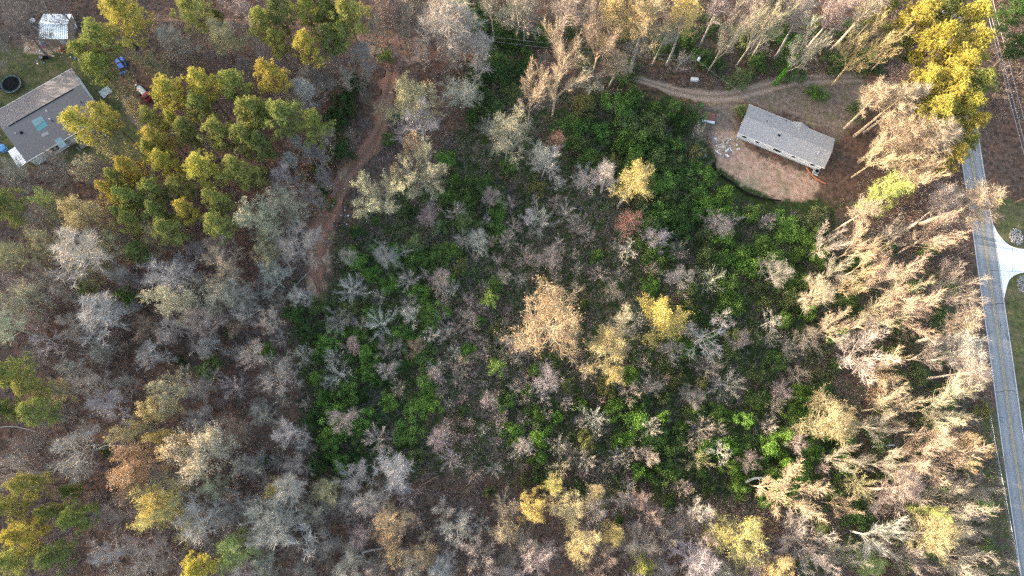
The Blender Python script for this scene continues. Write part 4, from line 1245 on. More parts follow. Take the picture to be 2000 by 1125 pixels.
def gable(L, W, eave, rise, yr=0.0, th=.16, over=0.0):
    """Two roof slopes as one solid: ridge along x at y = yr."""
    h, y0, y1 = L / 2, -W / 2, W / 2
    top = [(y0, eave), (yr, eave + rise), (y1, eave)]
    prof = top + [(y, z - th) for y, z in reversed(top)]
    n = len(prof)
    m = MB()
    vv = [(-h, y, z) for y, z in prof] + [(h, y, z) for y, z in prof]
    ff = [(i, (i + 1) % n, n + (i + 1) % n, n + i) for i in range(n)]
    ff += [(0, 5, 4, 1), (1, 4, 3, 2), (6, 7, 10, 11), (7, 8, 9, 10)]
    return m.add(vv, ff)


def walls(L, W, eave, rise, yr, z0=-.1):
    h, y0, y1 = L / 2, -W / 2, W / 2
    prof = [(y0, z0), (y1, z0), (y1, eave - .17), (yr, eave + rise - .19), (y0, eave - .17)]
    vv = [(-h, y, z) for y, z in prof] + [(h, y, z) for y, z in prof]
    ff = [(4, 3, 2, 1, 0), (5, 6, 7, 8, 9)] + [(i, (i + 1) % 5, 5 + (i + 1) % 5, 5 + i) for i in range(5)]
    return MB().add(vv, ff)


def to_local(p, c, a):
    dx, dy = p[0] - c[0], p[1] - c[1]
    return dx * math.cos(a) + dy * math.sin(a), -dx * math.sin(a) + dy * math.cos(a)


def roof_z(y, W, eave, rise, yr):
    return eave + rise * ((y + W / 2) / (yr + W / 2) if y < yr else (W / 2 - y) / (W / 2 - yr))


def on_roof(px, c, a, W, eave, rise, yr):
    z = eave
    for _ in range(5):
        x, y = to_local(at(*px, z), c, a)
        z = roof_z(y, W, eave, rise, yr)
    return x, y, z


def window(parent, x, y, z, w, h, ny, frame=M_TRIM):
    """A window in a wall that faces +y or -y (ny)."""
    f = MB().box((x, y + ny * .03, z), (w + .16, .07, h + .16)).build('window', frame, parent)
    m = MB()
    m.box((x, y + ny * .05, z - h * .26), (w, .07, h * .46)).box((x, y + ny * .05, z + h * .26), (w, .07, h * .46))
    m.build('pane', M_GLASS, f)


# the white long house in the clearing
EA, RI = 2.55, 1.0
c, L, W, A = frame4((1464.4, 203.8), (1631.6, 272), (1440.4, 258.8), (1610, 328.4), EA)
house = empty('long_house', (c[0], c[1], 0), A)
tag(house, 'long white prefabricated house with a grey shingle roof in the clearing', 'house')
walls(L - .7, W - .9, EA, RI - .1, 0).build('wall', M_SIDING, house)
MB().box((0, 0, .12), (L - .64, W - .84, .5)).build('foundation_skirt', M_GREYP, house)
rf = gable(L, W, EA, RI).build('roof', M_SHINGLE, house)
MB().tube([(-L / 2, 0, EA + RI + .03), (L / 2, 0, EA + RI + .03)], .055, 6).build('ridge_cap', M_SHINGLE, rf)
fm = MB()
for s in (-1, 1):
    fm.box((0, s * (W / 2 + .02), EA - .09), (L + .06, .04, .16))
fm.build('fascia', M_TRIM, rf)
# porch gable on the far side
vv = [(-.2 * 0 + x, y, z) for x, y, z in ((.2, W / 2 + .2, EA + .02), (3.6, W / 2 + .2, EA + .02), (1.9, W / 2 + .45, EA + .40), (1.9, W / 2 - 1.9, EA + .50), (.2, W / 2 - .1, EA + .02), (3.6, W / 2 - .1, EA + .02))]
MB().add(vv, [(0, 2, 3, 4), (1, 5, 3, 2), (0, 1, 2)]).build('porch_roof', M_SHINGLE, house)
for px in ((1503, 227), (1498, 237), (1534.5, 236)):
    x, y, z = on_roof(px, c, A, W, EA, RI, 0)
    MB().tube([(x, y, z - .1), (x, y, z + .38)], .07, 8).build('vent_pipe', M_BLACK, rf)
x, y, z = on_roof((1521.5, 264.5), c, A, W, EA, RI, 0)
MB().box((x, y, z + .1), (.5, .4, .25), taper=.7).build('roof_vent', M_BLACK, rf)
for px in ((1499, 273), (1580, 291.5), (1598, 299)):
    x, y, z = on_roof(px, c, A, W, EA, RI, 0)
    MB().tube([(x, y, z - .1), (x, y, z + .3)], .09, 8).build('vent_pipe', M_WHITEP, rf)
yw = -(W - .9) / 2
for u, w, h in ((.09, .95, 1.0), (.24, .8, .8), (.455, .85, 1.15), (.492, .85, 1.15), (.66, .7, .7), (.88, .8, .9)):
    window(house, -L / 2 + u * L, yw, 1.55, w, h, -1)
for u in (.2, .62, .8):
    window(house, -L / 2 + u * L, -yw, 1.5, .9, 1.1, 1)
d = MB().box((-L / 2 + .36 * L, -yw + .03, 1.15), (.95, .07, 2.05)).build('door', M_GREYP, house)
MB().tube([(-L / 2 + .36 * L + .36, -yw + .06, 1.1), (-L / 2 + .36 * L + .36, -yw + .14, 1.1)], .03, 8).build('handle', M_STEEL, d)

# the big grey house at upper left
EB, RB = 3.0, 1.9
cB, LB, WB, AB = frame4((-13, 221.5), (138, 134), (54.5, 314), (205.5, 226.5), EB)
YR = WB * .06
bh = empty('big_house', (cB[0], cB[1], 0), AB)
tag(bh, 'big house with a wide brownish grey roof patched with teal tarps', 'house')
walls(LB - .7, WB - .9, EB, RB - .12, YR).build('wall', M_SIDING, bh)
rfB = gable(LB, WB, EB, RB, YR).build('roof', M_SHINGLE2, bh)
MB().tube([(-LB * .42, YR - .14, EB + RB + .0), (LB * .4, YR - .14, EB + RB + .0)], .1, 6).build('ridge_vent', M_BLACK, rfB)
fm = MB()
for s in (-1, 1):
    fm.box((0, s * (WB / 2 + .03), EB - .08), (LB + .06, .06, .2))
fm.build('gutter', M_TRIM, rfB)
for quad, mt in ((((61, 236), (81, 226), (87.5, 235.5), (69, 248)), M_TEAL2), (((69.6, 248.6), (88, 236.3), (94, 245), (75, 257.5)), M_TEAL),
                 (((106, 274), (119, 267), (130.5, 284), (117, 290)), M_TEAL2), (((80, 262), (93, 256), (96, 261), (84, 268)), M_SHINGLE)):
    q = [on_roof(p, cB, AB, WB, EB, RB, YR) for p in quad]
    m = MB(); vv = [(x, y, z + .03) for x, y, z in q] + [(x, y, z + .005) for x, y, z in q]
    m.add(vv, [(0, 1, 2, 3), (7, 6, 5, 4)] + [(i, i + 4, (i + 1) % 4 + 4, (i + 1) % 4) for i in range(4)])
    m.build('tarp_patch', mt, rfB)
for px, r, mt in (((92.5, 218), .1, M_WHITEP), ((98.5, 234), .1, M_WHITEP), ((103, 237), .09, M_BLACK), ((160, 201), .1, M_BLACK), ((32, 262), .1, M_STEEL)):
    x, y, z = on_roof(px, cB, AB, WB, EB, RB, YR)
    MB().tube([(x, y, z - .1), (x, y, z + .45)], r, 8).build('vent_pipe', mt, rfB)
x, y, z = on_roof((42, 259.5), cB, AB, WB, EB, RB, YR)
MB().box((x, y, z + .12), (.55, .5, .3), taper=.7).build('roof_vent', M_BLACK, rfB)
for u in (.30, .36, .62, .8):
    window(bh, -LB / 2 + u * LB, -(WB - .9) / 2, 1.7, .9, 1.3, -1)
for u in (.2, .5, .75):
    window(bh, -LB / 2 + u * LB, (WB - .9) / 2, 1.7, 1.0, 1.2, 1)
MB().box((-LB / 2 + .48 * LB, -(WB - .9) / 2 - .03, 1.1), (.95, .06, 2.1)).build('door', M_GREYP, bh)
pc = [to_local(at(*p, 2.5), cB, AB) for p in ((15.7, 295.5), (29.8, 286.5), (57, 313), (37, 329.4))]
m = MB().poly(pc[::-1], 2.42, 2.56); pr = m.build('porch_roof', M_WHITEP, bh)
for k in (0, 3):
    MB().tube([(pc[k][0] * .99, pc[k][1] * .97, -.1), (pc[k][0] * .99, pc[k][1] * .97, 2.45)], .07, 8).build('porch_post', M_TRIM, bh)
dk = MB()
for k in range(14):
    dk.box((LB * .06 + k * .3, -WB / 2 - .9, .5), (.27, 2.0, .06))
dk.build('deck', M_WOOD, bh)
for xx in (.03, .36):
    MB().tube([(LB * xx, -WB / 2 - 1.8, -.1), (LB * xx, -WB / 2 - 1.8, 1.4)], .07, 6).build('deck_post', M_TRIM, bh)

# the white tin shed
ES, RS = 2.5, .8
cS, LS, WS, AS = frame4((80.5, 27.5), (136, 27.5), (80.5, 76), (136, 76), ES)
sh = empty('tin_shed', (cS[0], cS[1], 0), AS)
tag(sh, 'small shed with a pale blue white corrugated metal roof', 'shed')
walls(LS - .5, WS - .6, ES, RS - .06, 0).build('wall', M_WOOD, sh)
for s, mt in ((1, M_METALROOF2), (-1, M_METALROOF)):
    y0, y1 = 0.0, s * WS / 2
    vv, ff, n = [], [], 60
    for i in range(n + 1):
        x = -LS / 2 + LS * i / n
        b_ = .022 if i % 4 < 2 else 0
        vv += [(x, y0, ES + RS + b_), (x, y1, ES + b_), (x, y1, ES - .04), (x, y0, ES + RS - .04)]
    for i in range(n):
        a, d_ = i * 4, i * 4 + 4
        for k in range(4):
            ff.append((a + k, d_ + k, d_ + (k + 1) % 4, a + (k + 1) % 4))
    ff += [(3, 2, 1, 0), (n * 4, n * 4 + 1, n * 4 + 2, n * 4 + 3)]
    MB().add(vv, ff).build('roof_slope', mt, sh)
MB().box((0, 0, ES + RS + .04), (LS + .06, .3, .05)).build('ridge_cap', M_METALROOF2, sh)
MB().box((-.6, -1.1, ES + RS * .62 + .04), (.4, .3, .04)).build('roof_patch', M_STEEL, sh)
MB().box((1.1, -(WS - .6) / 2 - .03, 1.0), (1.3, .06, 2.0)).build('door', M_GREYP, sh)


def placed(name, a, b_, label, cat, group=None, z=0.0):
    """Empty midway between two pixels, its x axis from the first to the second; also returns the length."""
    p, q = at(*a, z), at(*b_, z)
    o = empty(name, ((p[0] + q[0]) / 2, (p[1] + q[1]) / 2, 0), math.atan2(q[1] - p[1], q[0] - p[0]))
    tag(o, label, cat, group)
    return o, float(np.hypot(q[0] - p[0], q[1] - p[1]))


def wheel(root, x, y, r=.33, w=.22, name='wheel'):
    o = MB().tube([(x, y - w / 2, r), (x, y + w / 2, r)], r, 18).build(name, M_RUBBER, root)
    MB().tube([(x, y - w / 2 - .01, r), (x, y + w / 2 + .01, r)], r * .55, 12).build('rim', M_STEEL, o)


def lofted(sections):
    """Body from cross sections: (x, half width low, half width high, z low, z mid, z high)."""
    m = MB(); vv = []
    for x, wl, wh, z0, z1, z2 in sections:
        vv += [(x, -wl, z0), (x, -wl * 1.02, z1), (x, -wh, z2), (x, wh, z2), (x, wl * 1.02, z1), (x, wl, z0)]
    ff = [tuple(range(5, -1, -1)), tuple(range(len(vv) - 6, len(vv)))]
    for i in range(len(sections) - 1):
        for k in range(6):
            ff.append((i * 6 + k, i * 6 + (k + 1) % 6, i * 6 + 6 + (k + 1) % 6, i * 6 + 6 + k))
    return m.add(vv, ff)


def car(root, L, W, mat, pickup=False):
    h, w = L / 2, W / 2
    lofted([(-h, w * .86, w * .82, .35, .6, .82), (-h + .18, w * .97, w * .92, .25, .6, .92), (-h * .3, w, w * .94, .22, .62, .93), (h * .35, w, w * .93, .22, .62, .92),
            (h - .25, w * .94, w * .86, .24, .55, .80), (h, w * .8, w * .74, .34, .5, .66)]).build('body', mat, root, .04)
    x0, x1 = (-h * .1, h * .42) if pickup else (-h * .78, h * .42)
    lofted([(x0, w * .88, w * .84, .88, .92, .95), (x0 + .35, w * .86, w * .70, .88, 1.1, 1.42), (x1 - .75, w * .86, w * .70, .88, 1.1, 1.42), (x1, w * .86, w * .80, .88, .90, .93)]).build('cabin_glass', M_GLASS, root)
    MB().box(((x0 + x1) / 2 - .2, 0, 1.44), (max(.6, (x1 - x0) - 1.25), W * .66, .05)).build('cabin_roof', mat, root, .02)
    if pickup:
        MB().box((-h * .56, 0, .95), (h * .78, W * .78, .03)).build('truck_bed', M_BLACK, root)
    for sx in (-.62, .62):
        for sy in (-1, 1):
            wheel(root, h * sx, sy * (w - .1))
    for sy in (-1, 1):
        MB().box((h - .08, sy * w * .56, .62), (.14, .3, .14)).build('headlight', M_WHITEP, root)
        MB().box((-h + .05, sy * w * .62, .72), (.1, .22, .16)).build('tail_light', M_RED, root)


o, L_ = placed('blue_car', (246, 147), (235, 116), 'blue car parked on bare ground beneath the pines', 'car')
car(o, max(L_, 3.8), 1.75, M_BLUE)
o, L_ = placed('pickup_truck', (86, 60), (62, 42), 'pale grey pickup nosed out from behind the white tin shed', 'pickup truck')
car(o, max(L_, 3.6), 1.6, M_GREYP, True)

# white and red truck
o, L_ = placed('flatbed_truck', (272, 172), (297, 198), 'truck with a white tank body and dark red cab by the pines', 'truck')
h = L_ / 2
MB().box((-.15, 0, .62), (L_ - .3, .8, .18)).build('chassis', M_BLACK, o)
MB().tube([(-h * .62, 0, 1.25), (-h * .6, 0, 1.25), (h * .38, 0, 1.25), (h * .4, 0, 1.25)], [.42, .55, .55, .42], 16).build('tank', M_WHITEP, o, smooth=False)
lofted([(h * .45, .85, .8, .5, .9, 1.7), (h * .75, .85, .75, .5, .9, 1.75), (h * .86, .85, .75, .5, .9, 1.2), (h + .1, .8, .7, .5, .8, 1.05)]).build('cab', M_RED, o, .04)
MB().box((h * .80, 0, 1.45), (.3, 1.3, .42)).build('windscreen', M_GLASS, o)
for sx in (-.55, -.25, .7):
    for sy in (-1, 1): wheel(o, h * sx, sy * .72, .4, .25)
o, L_ = placed('log_splitter', (264, 167), (272, 174), 'small dark machine with pale fittings behind the tank truck', 'machine')
MB().box((0, 0, .55), (L_, .25, .25)).build('beam', M_BLACK, o)
MB().box((.2, .1, .85), (.45, .4, .4)).build('engine', M_STEEL, o, .03)
for sy in (-1, 1): wheel(o, 0, sy * .5, .28, .16)

# trampoline
c0 = at(23.5, 165.5, .5); tr = empty('trampoline', (c0[0], c0[1], 0))
tag(tr, 'round black trampoline with a pale rim and a tall net on the lawn', 'trampoline')
RT = 18.5 * mpp(23, 165)
ring = lambda r, z, n=36: [(r * math.cos(k * 2 * math.pi / n), r * math.sin(k * 2 * math.pi / n), z) for k in range(n + 1)]
MB().add(ring(RT * .88, .86)[:-1], [tuple(range(36))]).build('mat', M_BLACK, tr)
fr = MB().tube(ring(RT, .86), .05, 6, False).build('rim', M_STEEL, tr)
vv = [p for k in range(36) for p in (ring(RT * .86, .9)[k], ring(RT * 1.0, .92)[k])]
MB().add(vv, [(2 * k, 2 * k + 1, (2 * k + 3) % 72, (2 * k + 2) % 72) for k in range(36)]).build('pad', simple('dull_teal_pad', (.05, .09, .095), .8), tr)
for k in range(6):
    a = k * math.pi / 3
    x, y = RT * 1.03 * math.cos(a), RT * 1.03 * math.sin(a)
    MB().tube([(x, y, 0), (x, y, 2.5)], .03, 6).build('post', M_BLACK, tr)
    MB().tube([(x, y, .04), (x * .9, y * .9, .04), (x, y, .86)], .03, 6).build('leg', M_STEEL, tr)
nt_ = MB()
for zz in (1.2, 1.6, 2.0, 2.4): nt_.tube(ring(RT * 1.02, zz), .012, 4, False)
for k in range(48):
    a = k * math.pi / 24
    nt_.tube([(RT * 1.02 * math.cos(a), RT * 1.02 * math.sin(a), .9), (RT * 1.02 * math.cos(a), RT * 1.02 * math.sin(a), 2.45)], .008, 3, False)
nt_.build('net', M_BLACK, tr)

# orange boat
o, L_ = placed('rowing_boat', (121, 100), (154, 88), 'faded orange rowing boat with green gear aboard beside the tin shed', 'boat')
vv, ff, n = [], [], 12
for i in range(n + 1):
    s = i / n; wv = .68 * (math.sin(math.pi * min(1, s * .92 + .12)) ** .6 if s < 1 else .05); z = .5 + .12 * s * s
    x = -L_ / 2 + L_ * s
    vv += [(x, -wv, z), (x, -wv * .6, .06), (x, wv * .6, .06), (x, wv, z)]
for i in range(n):
    for k in range(3): ff.append((i * 4 + k, i * 4 + k + 1, i * 4 + 5 + k, i * 4 + 4 + k))
ff += [(0, 1, 2, 3), (n * 4 + 3, n * 4 + 2, n * 4 + 1, n * 4)]
ob = MB().add(vv, ff).build('hull', M_ORANGE, o)
sm = ob.modifiers.new('shell', 'SOLIDIFY'); sm.thickness = .05
for s in (-.22, .12): MB().box((L_ * s, 0, .4), (.25, 1.15, .04)).build('seat', M_GREENP, o)
gm_ = MB(); gg = random.Random(3)
for k in range(12): gm_.box((gg.uniform(-L_ * .36, L_ * .2), gg.uniform(-.35, .35), .32 + gg.uniform(0, .1)), (gg.uniform(.2, .5), gg.uniform(.15, .35), .2), gg.uniform(0, 3))
gm_.build('gear', simple('dark_green_gear', (.06, .12, .08), .7, .3), o)

# small yard things
def single(name, px, label, cat, rz=0.0, group=None):
    p = at(*px); o = empty(name, (p[0], p[1], 0), rz); tag(o, label, cat, group); return o


o = single('plastic_barrel', (87, 88), 'blue barrel with a red base standing below the tin shed', 'barrel')
MB().tube([(0, 0, .12), (0, 0, .2), (0, 0, .5), (0, 0, .85), (0, 0, .95)], [.38, .44, .48, .44, .36], 18).build('drum', M_BLUE, o, smooth=False)
MB().tube([(0, 0, .94), (0, 0, 1.0)], .34, 18).build('lid', M_SKYBLUE, o)
MB().box((.05, -.25, .06), (1.1, .9, .16)).build('base', M_RED, o)
o = single('riding_mower', (89, 115), 'small black riding mower on the lawn edge', 'mower', .3)
MB().box((.3, 0, .5), (.9, .6, .4)).build('hood', M_BLACK, o, .06)
MB().box((-.35, 0, .45), (.6, .9, .15)).build('deck', M_BLACK, o, .03)
sq = MB().box((-.45, 0, .66), (.4, .45, .1)).box((-.66, 0, .88), (.08, .45, .4)); sq.build('seat', M_GREYP, o)
for sx, r in ((-.5, .28), (.55, .2)):
    for sy in (-1, 1): wheel(o, sx, sy * .42, r, .16)
MB().tube([(.0, 0, .7), (-.08, 0, 1.0)], .025, 6).tube([(-.08 + .17 * math.cos(k * .6283) * .4, .17 * math.sin(k * .6283), 1.0) for k in range(11)], .02, 5, False).build('steering_wheel', M_BLACK, o)
o, L_ = placed('utility_trailer', (139, 36), (149, 60), 'narrow white two-bed trailer beside the tin shed', 'trailer')
for s in (-.25, .25): MB().box((L_ * s, 0, .62), (L_ * .47, 1.25, .12)).build('bed', M_WHITEP, o)
MB().tube([(L_ / 2, 0, .5), (L_ / 2 + .8, 0, .45)], .05, 6).build('drawbar', M_STEEL, o)
for sy in (-1, 1): wheel(o, 0, sy * .68, .28, .16)
for k, (px, rz, ln) in enumerate((((88, 107), -.1, 3.0), ((95, 109), -.06, 2.6))):
    o = single('lumber', px, ('grey board lying on the yard above the black mower', 'pale board lying beside the orange boat')[k], 'board', rz)
    MB().box((0, 0, .09), (ln, .16, .05)).box((.2, .2, .05), (ln * .8, .14, .05), .04).build('board', M_PALEWOOD, o)
o = single('wooden_pallet', (53, 97), 'weathered pallet of pinkish boards on the leaf litter', 'pallet', -.6)
MB().box((0, -.45, .06), (1.2, .1, .12)).box((0, .45, .06), (1.2, .1, .12)).build('runner', M_WOOD, o)
MB().box((-.5, 0, .14), (.16, 1.2, .03)).box((-.25, 0, .14), (.16, 1.2, .03)).box((0, 0, .14), (.16, 1.2, .03)).box((.3, 0, .14), (.16, 1.2, .03)).build('top_boards', M_PALEWOOD, o)


def draped(name, corners, mat, label, cat, amp=.08, n=14, z=.08, seed=1):
    """A thin rumpled sheet with thickness over four photo corners."""
    g_ = np.random.default_rng(seed)
    C = [at(*q) for q in corners]
    vv = []
    ph = g_.uniform(0, 6, 4)
    for i in range(n + 1):
        for k in range(n + 1):
            u, w = i / n, k / n
            p = C[0] * (1 - u) * (1 - w) + C[1] * u * (1 - w) + C[2] * u * w + C[3] * (1 - u) * w
            vv.append((p[0], p[1], z + amp * (1 + math.sin(u * 9 + ph[0]) * math.cos(w * 7 + ph[1]) + .5 * math.sin(u * 17 + w * 13 + ph[2])) + g_.normal(0, amp * .2)))
    ff = [(i * (n + 1) + k, i * (n + 1) + k + 1, (i + 1) * (n + 1) + k + 1, (i + 1) * (n + 1) + k) for i in range(n) for k in range(n)]
    o = MB().add(vv, ff).build(name, mat)
    s_ = o.modifiers.new('thick', 'SOLIDIFY'); s_.thickness = .02
    return tag(o, label, cat)


draped('plastic_sheet', [(193, 180), (210, 168), (220, 179), (203, 193)], M_SHEET, 'crumpled greyish plastic sheet spread beside the big house', 'plastic sheet')
draped('blue_tarp', [(182, 268), (192, 266), (189, 283), (181, 279)], M_BLUE, 'blue tarp bunched beneath the pine by the big house', 'tarp', .2)
draped('dark_tarp', [(252, 86), (268, 88), (272, 99), (256, 97)], M_BLACK, 'dark tarp with a white corner on the bare yard', 'tarp', .15)
o = single('water_tank', (8, 292), 'light blue round domed tank beside the white porch roof', 'tank')
MB().tube([(0, 0, 0), (0, 0, .9), (0, 0, 1.1), (0, 0, 1.2)], [.78, .80, .5, .12], 22).build('shell', M_SKYBLUE, o)
MB().tube([(0, 0, 1.18), (0, 0, 1.26)], .14, 12).build('cap', M_BLUE, o)
o = single('fallen_gutter', (194, 264), 'white length of gutter leaning by the blue tarp', 'gutter', 1.9)
MB().box((0, 0, .2), (1.9, .16, .1)).build('channel', M_WHITEP, o)

# things round the white long house
o = single('air_conditioner', (1592.5, 337), 'grey air conditioning unit at the corner of the white long house', 'air conditioner', A)
MB().box((0, 0, .42), (.95, .95, .78)).build('case', M_STEEL, o, .03)
MB().tube([(0, 0, .82), (0, 0, .85)], .38, 18).build('fan_grille', M_BLACK, o)
MB().box((0, 0, .02), (1.2, 1.2, .12)).build('pad', M_CONC, o)
pts = [at(x, y) for x, y in ((1574, 327), (1579, 335), (1587, 344), (1598, 352), (1612, 360))]
pl = smooth_line([(p[0], p[1], .16) for p in pts], 6)
tag(MB().tube(pl, .17, 10).build('erosion_sock', M_CLAYPIPE), 'curved orange erosion sock on the soil by the house corner', 'erosion sock')
# black silt fence
pts = smooth_line([(*at(x, y)[:2], 0) for x, y in ((1399, 308), (1397, 322), (1402, 335), (1416, 345), (1432, 356), (1450, 370), (1470, 380), (1495, 387), (1526, 391))], 6)
sf = empty('silt_fence', pts[0]); tag(sf, 'low black silt fence curving round the bare clay below the house', 'silt fence')
vv, ff = [], []
for i, p in enumerate(pts):
    q = p - pts[0]; lean = .1 * math.sin(i * .9)
    vv += [(q.x, q.y, 0), (q.x - .42 + lean, q.y - .5 + lean, .6 + .06 * math.sin(i * 1.7))]
ff = [(2 * i, 2 * i + 2, 2 * i + 3, 2 * i + 1) for i in range(len(pts) - 1)]
ob = MB().add(vv, ff).build('fabric', M_BLACK, sf); s_ = ob.modifiers.new('thick', 'SOLIDIFY'); s_.thickness = .03
for i in range(0, len(pts), 5):
    q = pts[i] - pts[0]
    MB().box((q.x, q.y, .35), (.05, .05, .8)).build('stake', M_WOOD, sf)
# debris heap: boards and scraps nobody could count
gg = random.Random(9); cD = at(1412, 291)
vv, ff, mi = [], [], []
m = MB(); per = []
for k in range(230):
    r = abs(gg.gauss(0, 1)) * .95; a = gg.uniform(0, 6.28)
    ln = gg.choice((.3, .5, .9, 1.5))
    n0 = len(m.f)
    m.box((cD[0] + r * math.cos(a), cD[1] + r * math.sin(a), max(.05, .65 - r * .3) * gg.uniform(.15, 1)), (ln, gg.uniform(.1, .45), gg.uniform(.06, .28)), gg.uniform(0, 3.1))
    per += [gg.choice((0, 0, 1, 2, 2, 2, 3))] * (len(m.f) - n0)
o = m.build('debris_heap', M_PALEWOOD)
for mt in (M_WHITEP, M_WOOD, simple('pink_scrap', (.45, .22, .19), .8)): o.data.materials.append(mt)
o.data.polygons.foreach_set('material_index', per)
tag(o, 'heap of broken boards and white building scraps near the silt fence', kind='stuff')
gg = random.Random(4); m = MB(); per = []
for k in range(110):
    if k < 30: p = at(gg.gauss(1361, 7), gg.gauss(298, 6))
    elif k < 45: continue
    elif k < 62: p = at(gg.uniform(1395, 1450), gg.uniform(268, 310))
    elif k < 75: continue
    elif k < 95: p = at(gg.uniform(55, 160), gg.uniform(85, 125))
    else: p = at(gg.uniform(640, 680), gg.uniform(330, 460))
    s = gg.uniform(.12, .38)
    m.box((p[0], p[1], s * .3), (s, s * gg.uniform(.4, 1), s * .5), gg.uniform(0, 3)); per += [gg.choice((0, 0, 1))] * 6
o = m.build('litter', M_WHITEP); o.data.materials.append(M_SKYBLUE); o.data.polygons.foreach_set('material_index', per)
tag(o, 'scattered white and pale blue scraps of rubbish on the ground', kind='stuff')
o, L_ = placed('old_mattress', (1371, 229), (1396, 233), 'old box frame half red brown with a white edge left of the house', 'box frame')
MB().box((L_ * .24, .3, .2), (L_ * .48, 1.9, .3)).build('brown_half', simple('red_brown_board', (.24, .09, .07), .8, .25), o, .03)
MB().box((-L_ * .24, .3, .2), (L_ * .46, 1.9, .28)).build('mossy_half', simple('mossy_board', (.16, .17, .07), .9, .3), o, .03)
MB().box((0, -.95, .22), (L_ * .98, .5, .34)).build('white_edge', M_WHITEP, o, .03)
o = single('lawn_chair', (1369, 208), 'bright green plastic lawn chair by the gravel track', 'chair', .4)
MB().box((0, 0, .42), (.6, .6, .06)).build('seat', M_GREENP, o, .02)
MB().box((0, .32, .8), (.6, .06, .75)).build('backrest', M_GREENP, o, .02)
for sx in (-1, 1):
    MB().box((sx * .3, 0, .62), (.06, .6, .05)).build('armrest', M_GREENP, o)
    for sy in (-1, 1): MB().tube([(sx * .26, sy * .26, 0), (sx * .26, sy * .26, .42)], .03, 6).build('leg', M_GREENP, o)
o, L_ = placed('chest_freezer', (1348, 157), (1362, 158.5), 'white enamel chest lying beside the gravel track under the pole', 'chest')
MB().box((0, 0, .36), (L_, .68, .7)).build('case', M_WHITEP, o, .05)
MB().box((0, 0, .76), (L_ + .04, .72, .09)).build('lid', M_WHITEP, o, .03)
MB().box((L_ * .3, -.38, .68), (.2, .05, .05)).build('handle', M_BLACK, o)

# utility pole with transformer, and the wires
pb = at(1345, 151); PH = 8.5
pole = empty('utility_pole', (pb[0], pb[1], 0)); tag(pole, 'wooden utility pole with a pale transformer beside the gravel track', 'utility pole')
MB().tube([(0, 0, -.5), (0, 0, PH)], [.15, .11], 10).build('post', M_POLE, pole)
MB().tube([(.0, -.34, PH - 1.5), (0, -.34, PH - 1.4), (0, -.34, PH - .65), (0, -.34, PH - .55)], [.24, .28, .28, .2], 14).build('transformer', M_WHITEP, pole)
MB().box((0, 0, PH - .25), (1.5, .1, .12), .5).build('crossarm', M_POLE, pole)
for s in (-.6, .6):
    MB().tube([(s * math.cos(.5), s * math.sin(.5), PH - .2), (s * math.cos(.5), s * math.sin(.5), PH + .02)], .05, 8).build('insulator', M_STEEL, pole)


def wire(root, a, b_, za, zb, sag, r=.011):
    p, q = Vector((*at(*a, za)[:2], za)), Vector((*at(*b_, zb)[:2], zb))
    pts_ = []
    for k in range(25):
        s = k / 24; w = p.lerp(q, s); w.z -= sag * 4 * s * (1 - s); pts_.append(w - root.location)
    MB().tube(pts_, r, 5).build('wire', M_WIRE, root)


wl = empty('power_line', (pb[0], pb[1], 0)); tag(wl, 'pair of thin overhead wires running above the dirt track to the pole', 'power line')
wire(wl, (1355, 112), (700, 33), PH, 9, 1.2); wire(wl, (1352, 119), (700, 44), PH - .6, 8.4, 1.2)
wl = empty('power_line', (pb[0], pb[1] - .5, 0)); tag(wl, 'single service wire dropping from the pole to the white long house', 'power line')
wire(wl, (1355, 112), (1500, 215), PH, 3.2, .5, .012)
rp = at(1981, 397)
pole2 = empty('utility_pole', (rp[0], rp[1], 0)); tag(pole2, 'dark wooden utility pole on the grass across the road', 'utility pole')
MB().tube([(0, 0, -.5), (0, 0, 9.5)], [.17, .12], 10).build('post', M_POLE, pole2)
MB().box((0, 0, 9.1), (2.0, .1, .12)).build('crossarm', M_POLE, pole2)
for s in (-.85, 0, .85): MB().tube([(s, 0, 9.15), (s, 0, 9.4)], .05, 8).build('insulator', M_STEEL, pole2)
wl = empty('power_line', (rp[0], rp[1], 0)); tag(wl, 'overhead wires strung along the dark verge across the road', 'power line')
for a, b_ in (((1914, -103), (2027, 328)), ((1904, -103), (2018, 340)), ((1899, -103), (2012, 345))): wire(wl, a, b_, 9.3, 9.3, .3, .035)

# yellow roadside box
o = single('newspaper_box', (1944, 397), 'yellow box on a dark post on the verge across the road', 'roadside box', -.2)
MB().tube([(0, 0, -.2), (0, 0, 1.0)], .06, 8).build('post', M_BLACK, o)
MB().box((.1, .05, 1.2), (.85, .75, .45)).build('box', M_YELLOW, o, .05)
MB().box((-.5, -.1, 1.1), (.5, .3, .3)).build('mailbox', M_BLACK, o, .05)

# wire fence along the verge
pts = [at(x, y) for x, y in ((1926, 800), (1934, 850), (1944, 905), (1955, 960), (1965, 1015), (1976, 1070), (1987, 1130))]
fl = smooth_line([(p[0], p[1], 0) for p in pts], 5)
fe = empty('wire_fence', fl[0]); tag(fe, 'low pale rail fence along the verge beside the paved road', 'fence')
MB().tube([(p - fl[0]) + Vector((0, 0, 1.0)) for p in fl], .05, 6).build('rail', M_STEEL, fe)
for zz in (.35, .65): MB().tube([(p - fl[0]) + Vector((0, 0, zz)) for p in fl], .012, 4).build('wire', M_WIRE, fe)
for p in fl[::2]:
    q = p - fl[0]; MB().tube([(q.x, q.y, -.1), (q.x, q.y, 1.05)], .04, 6).build('post', M_STEEL, fe)


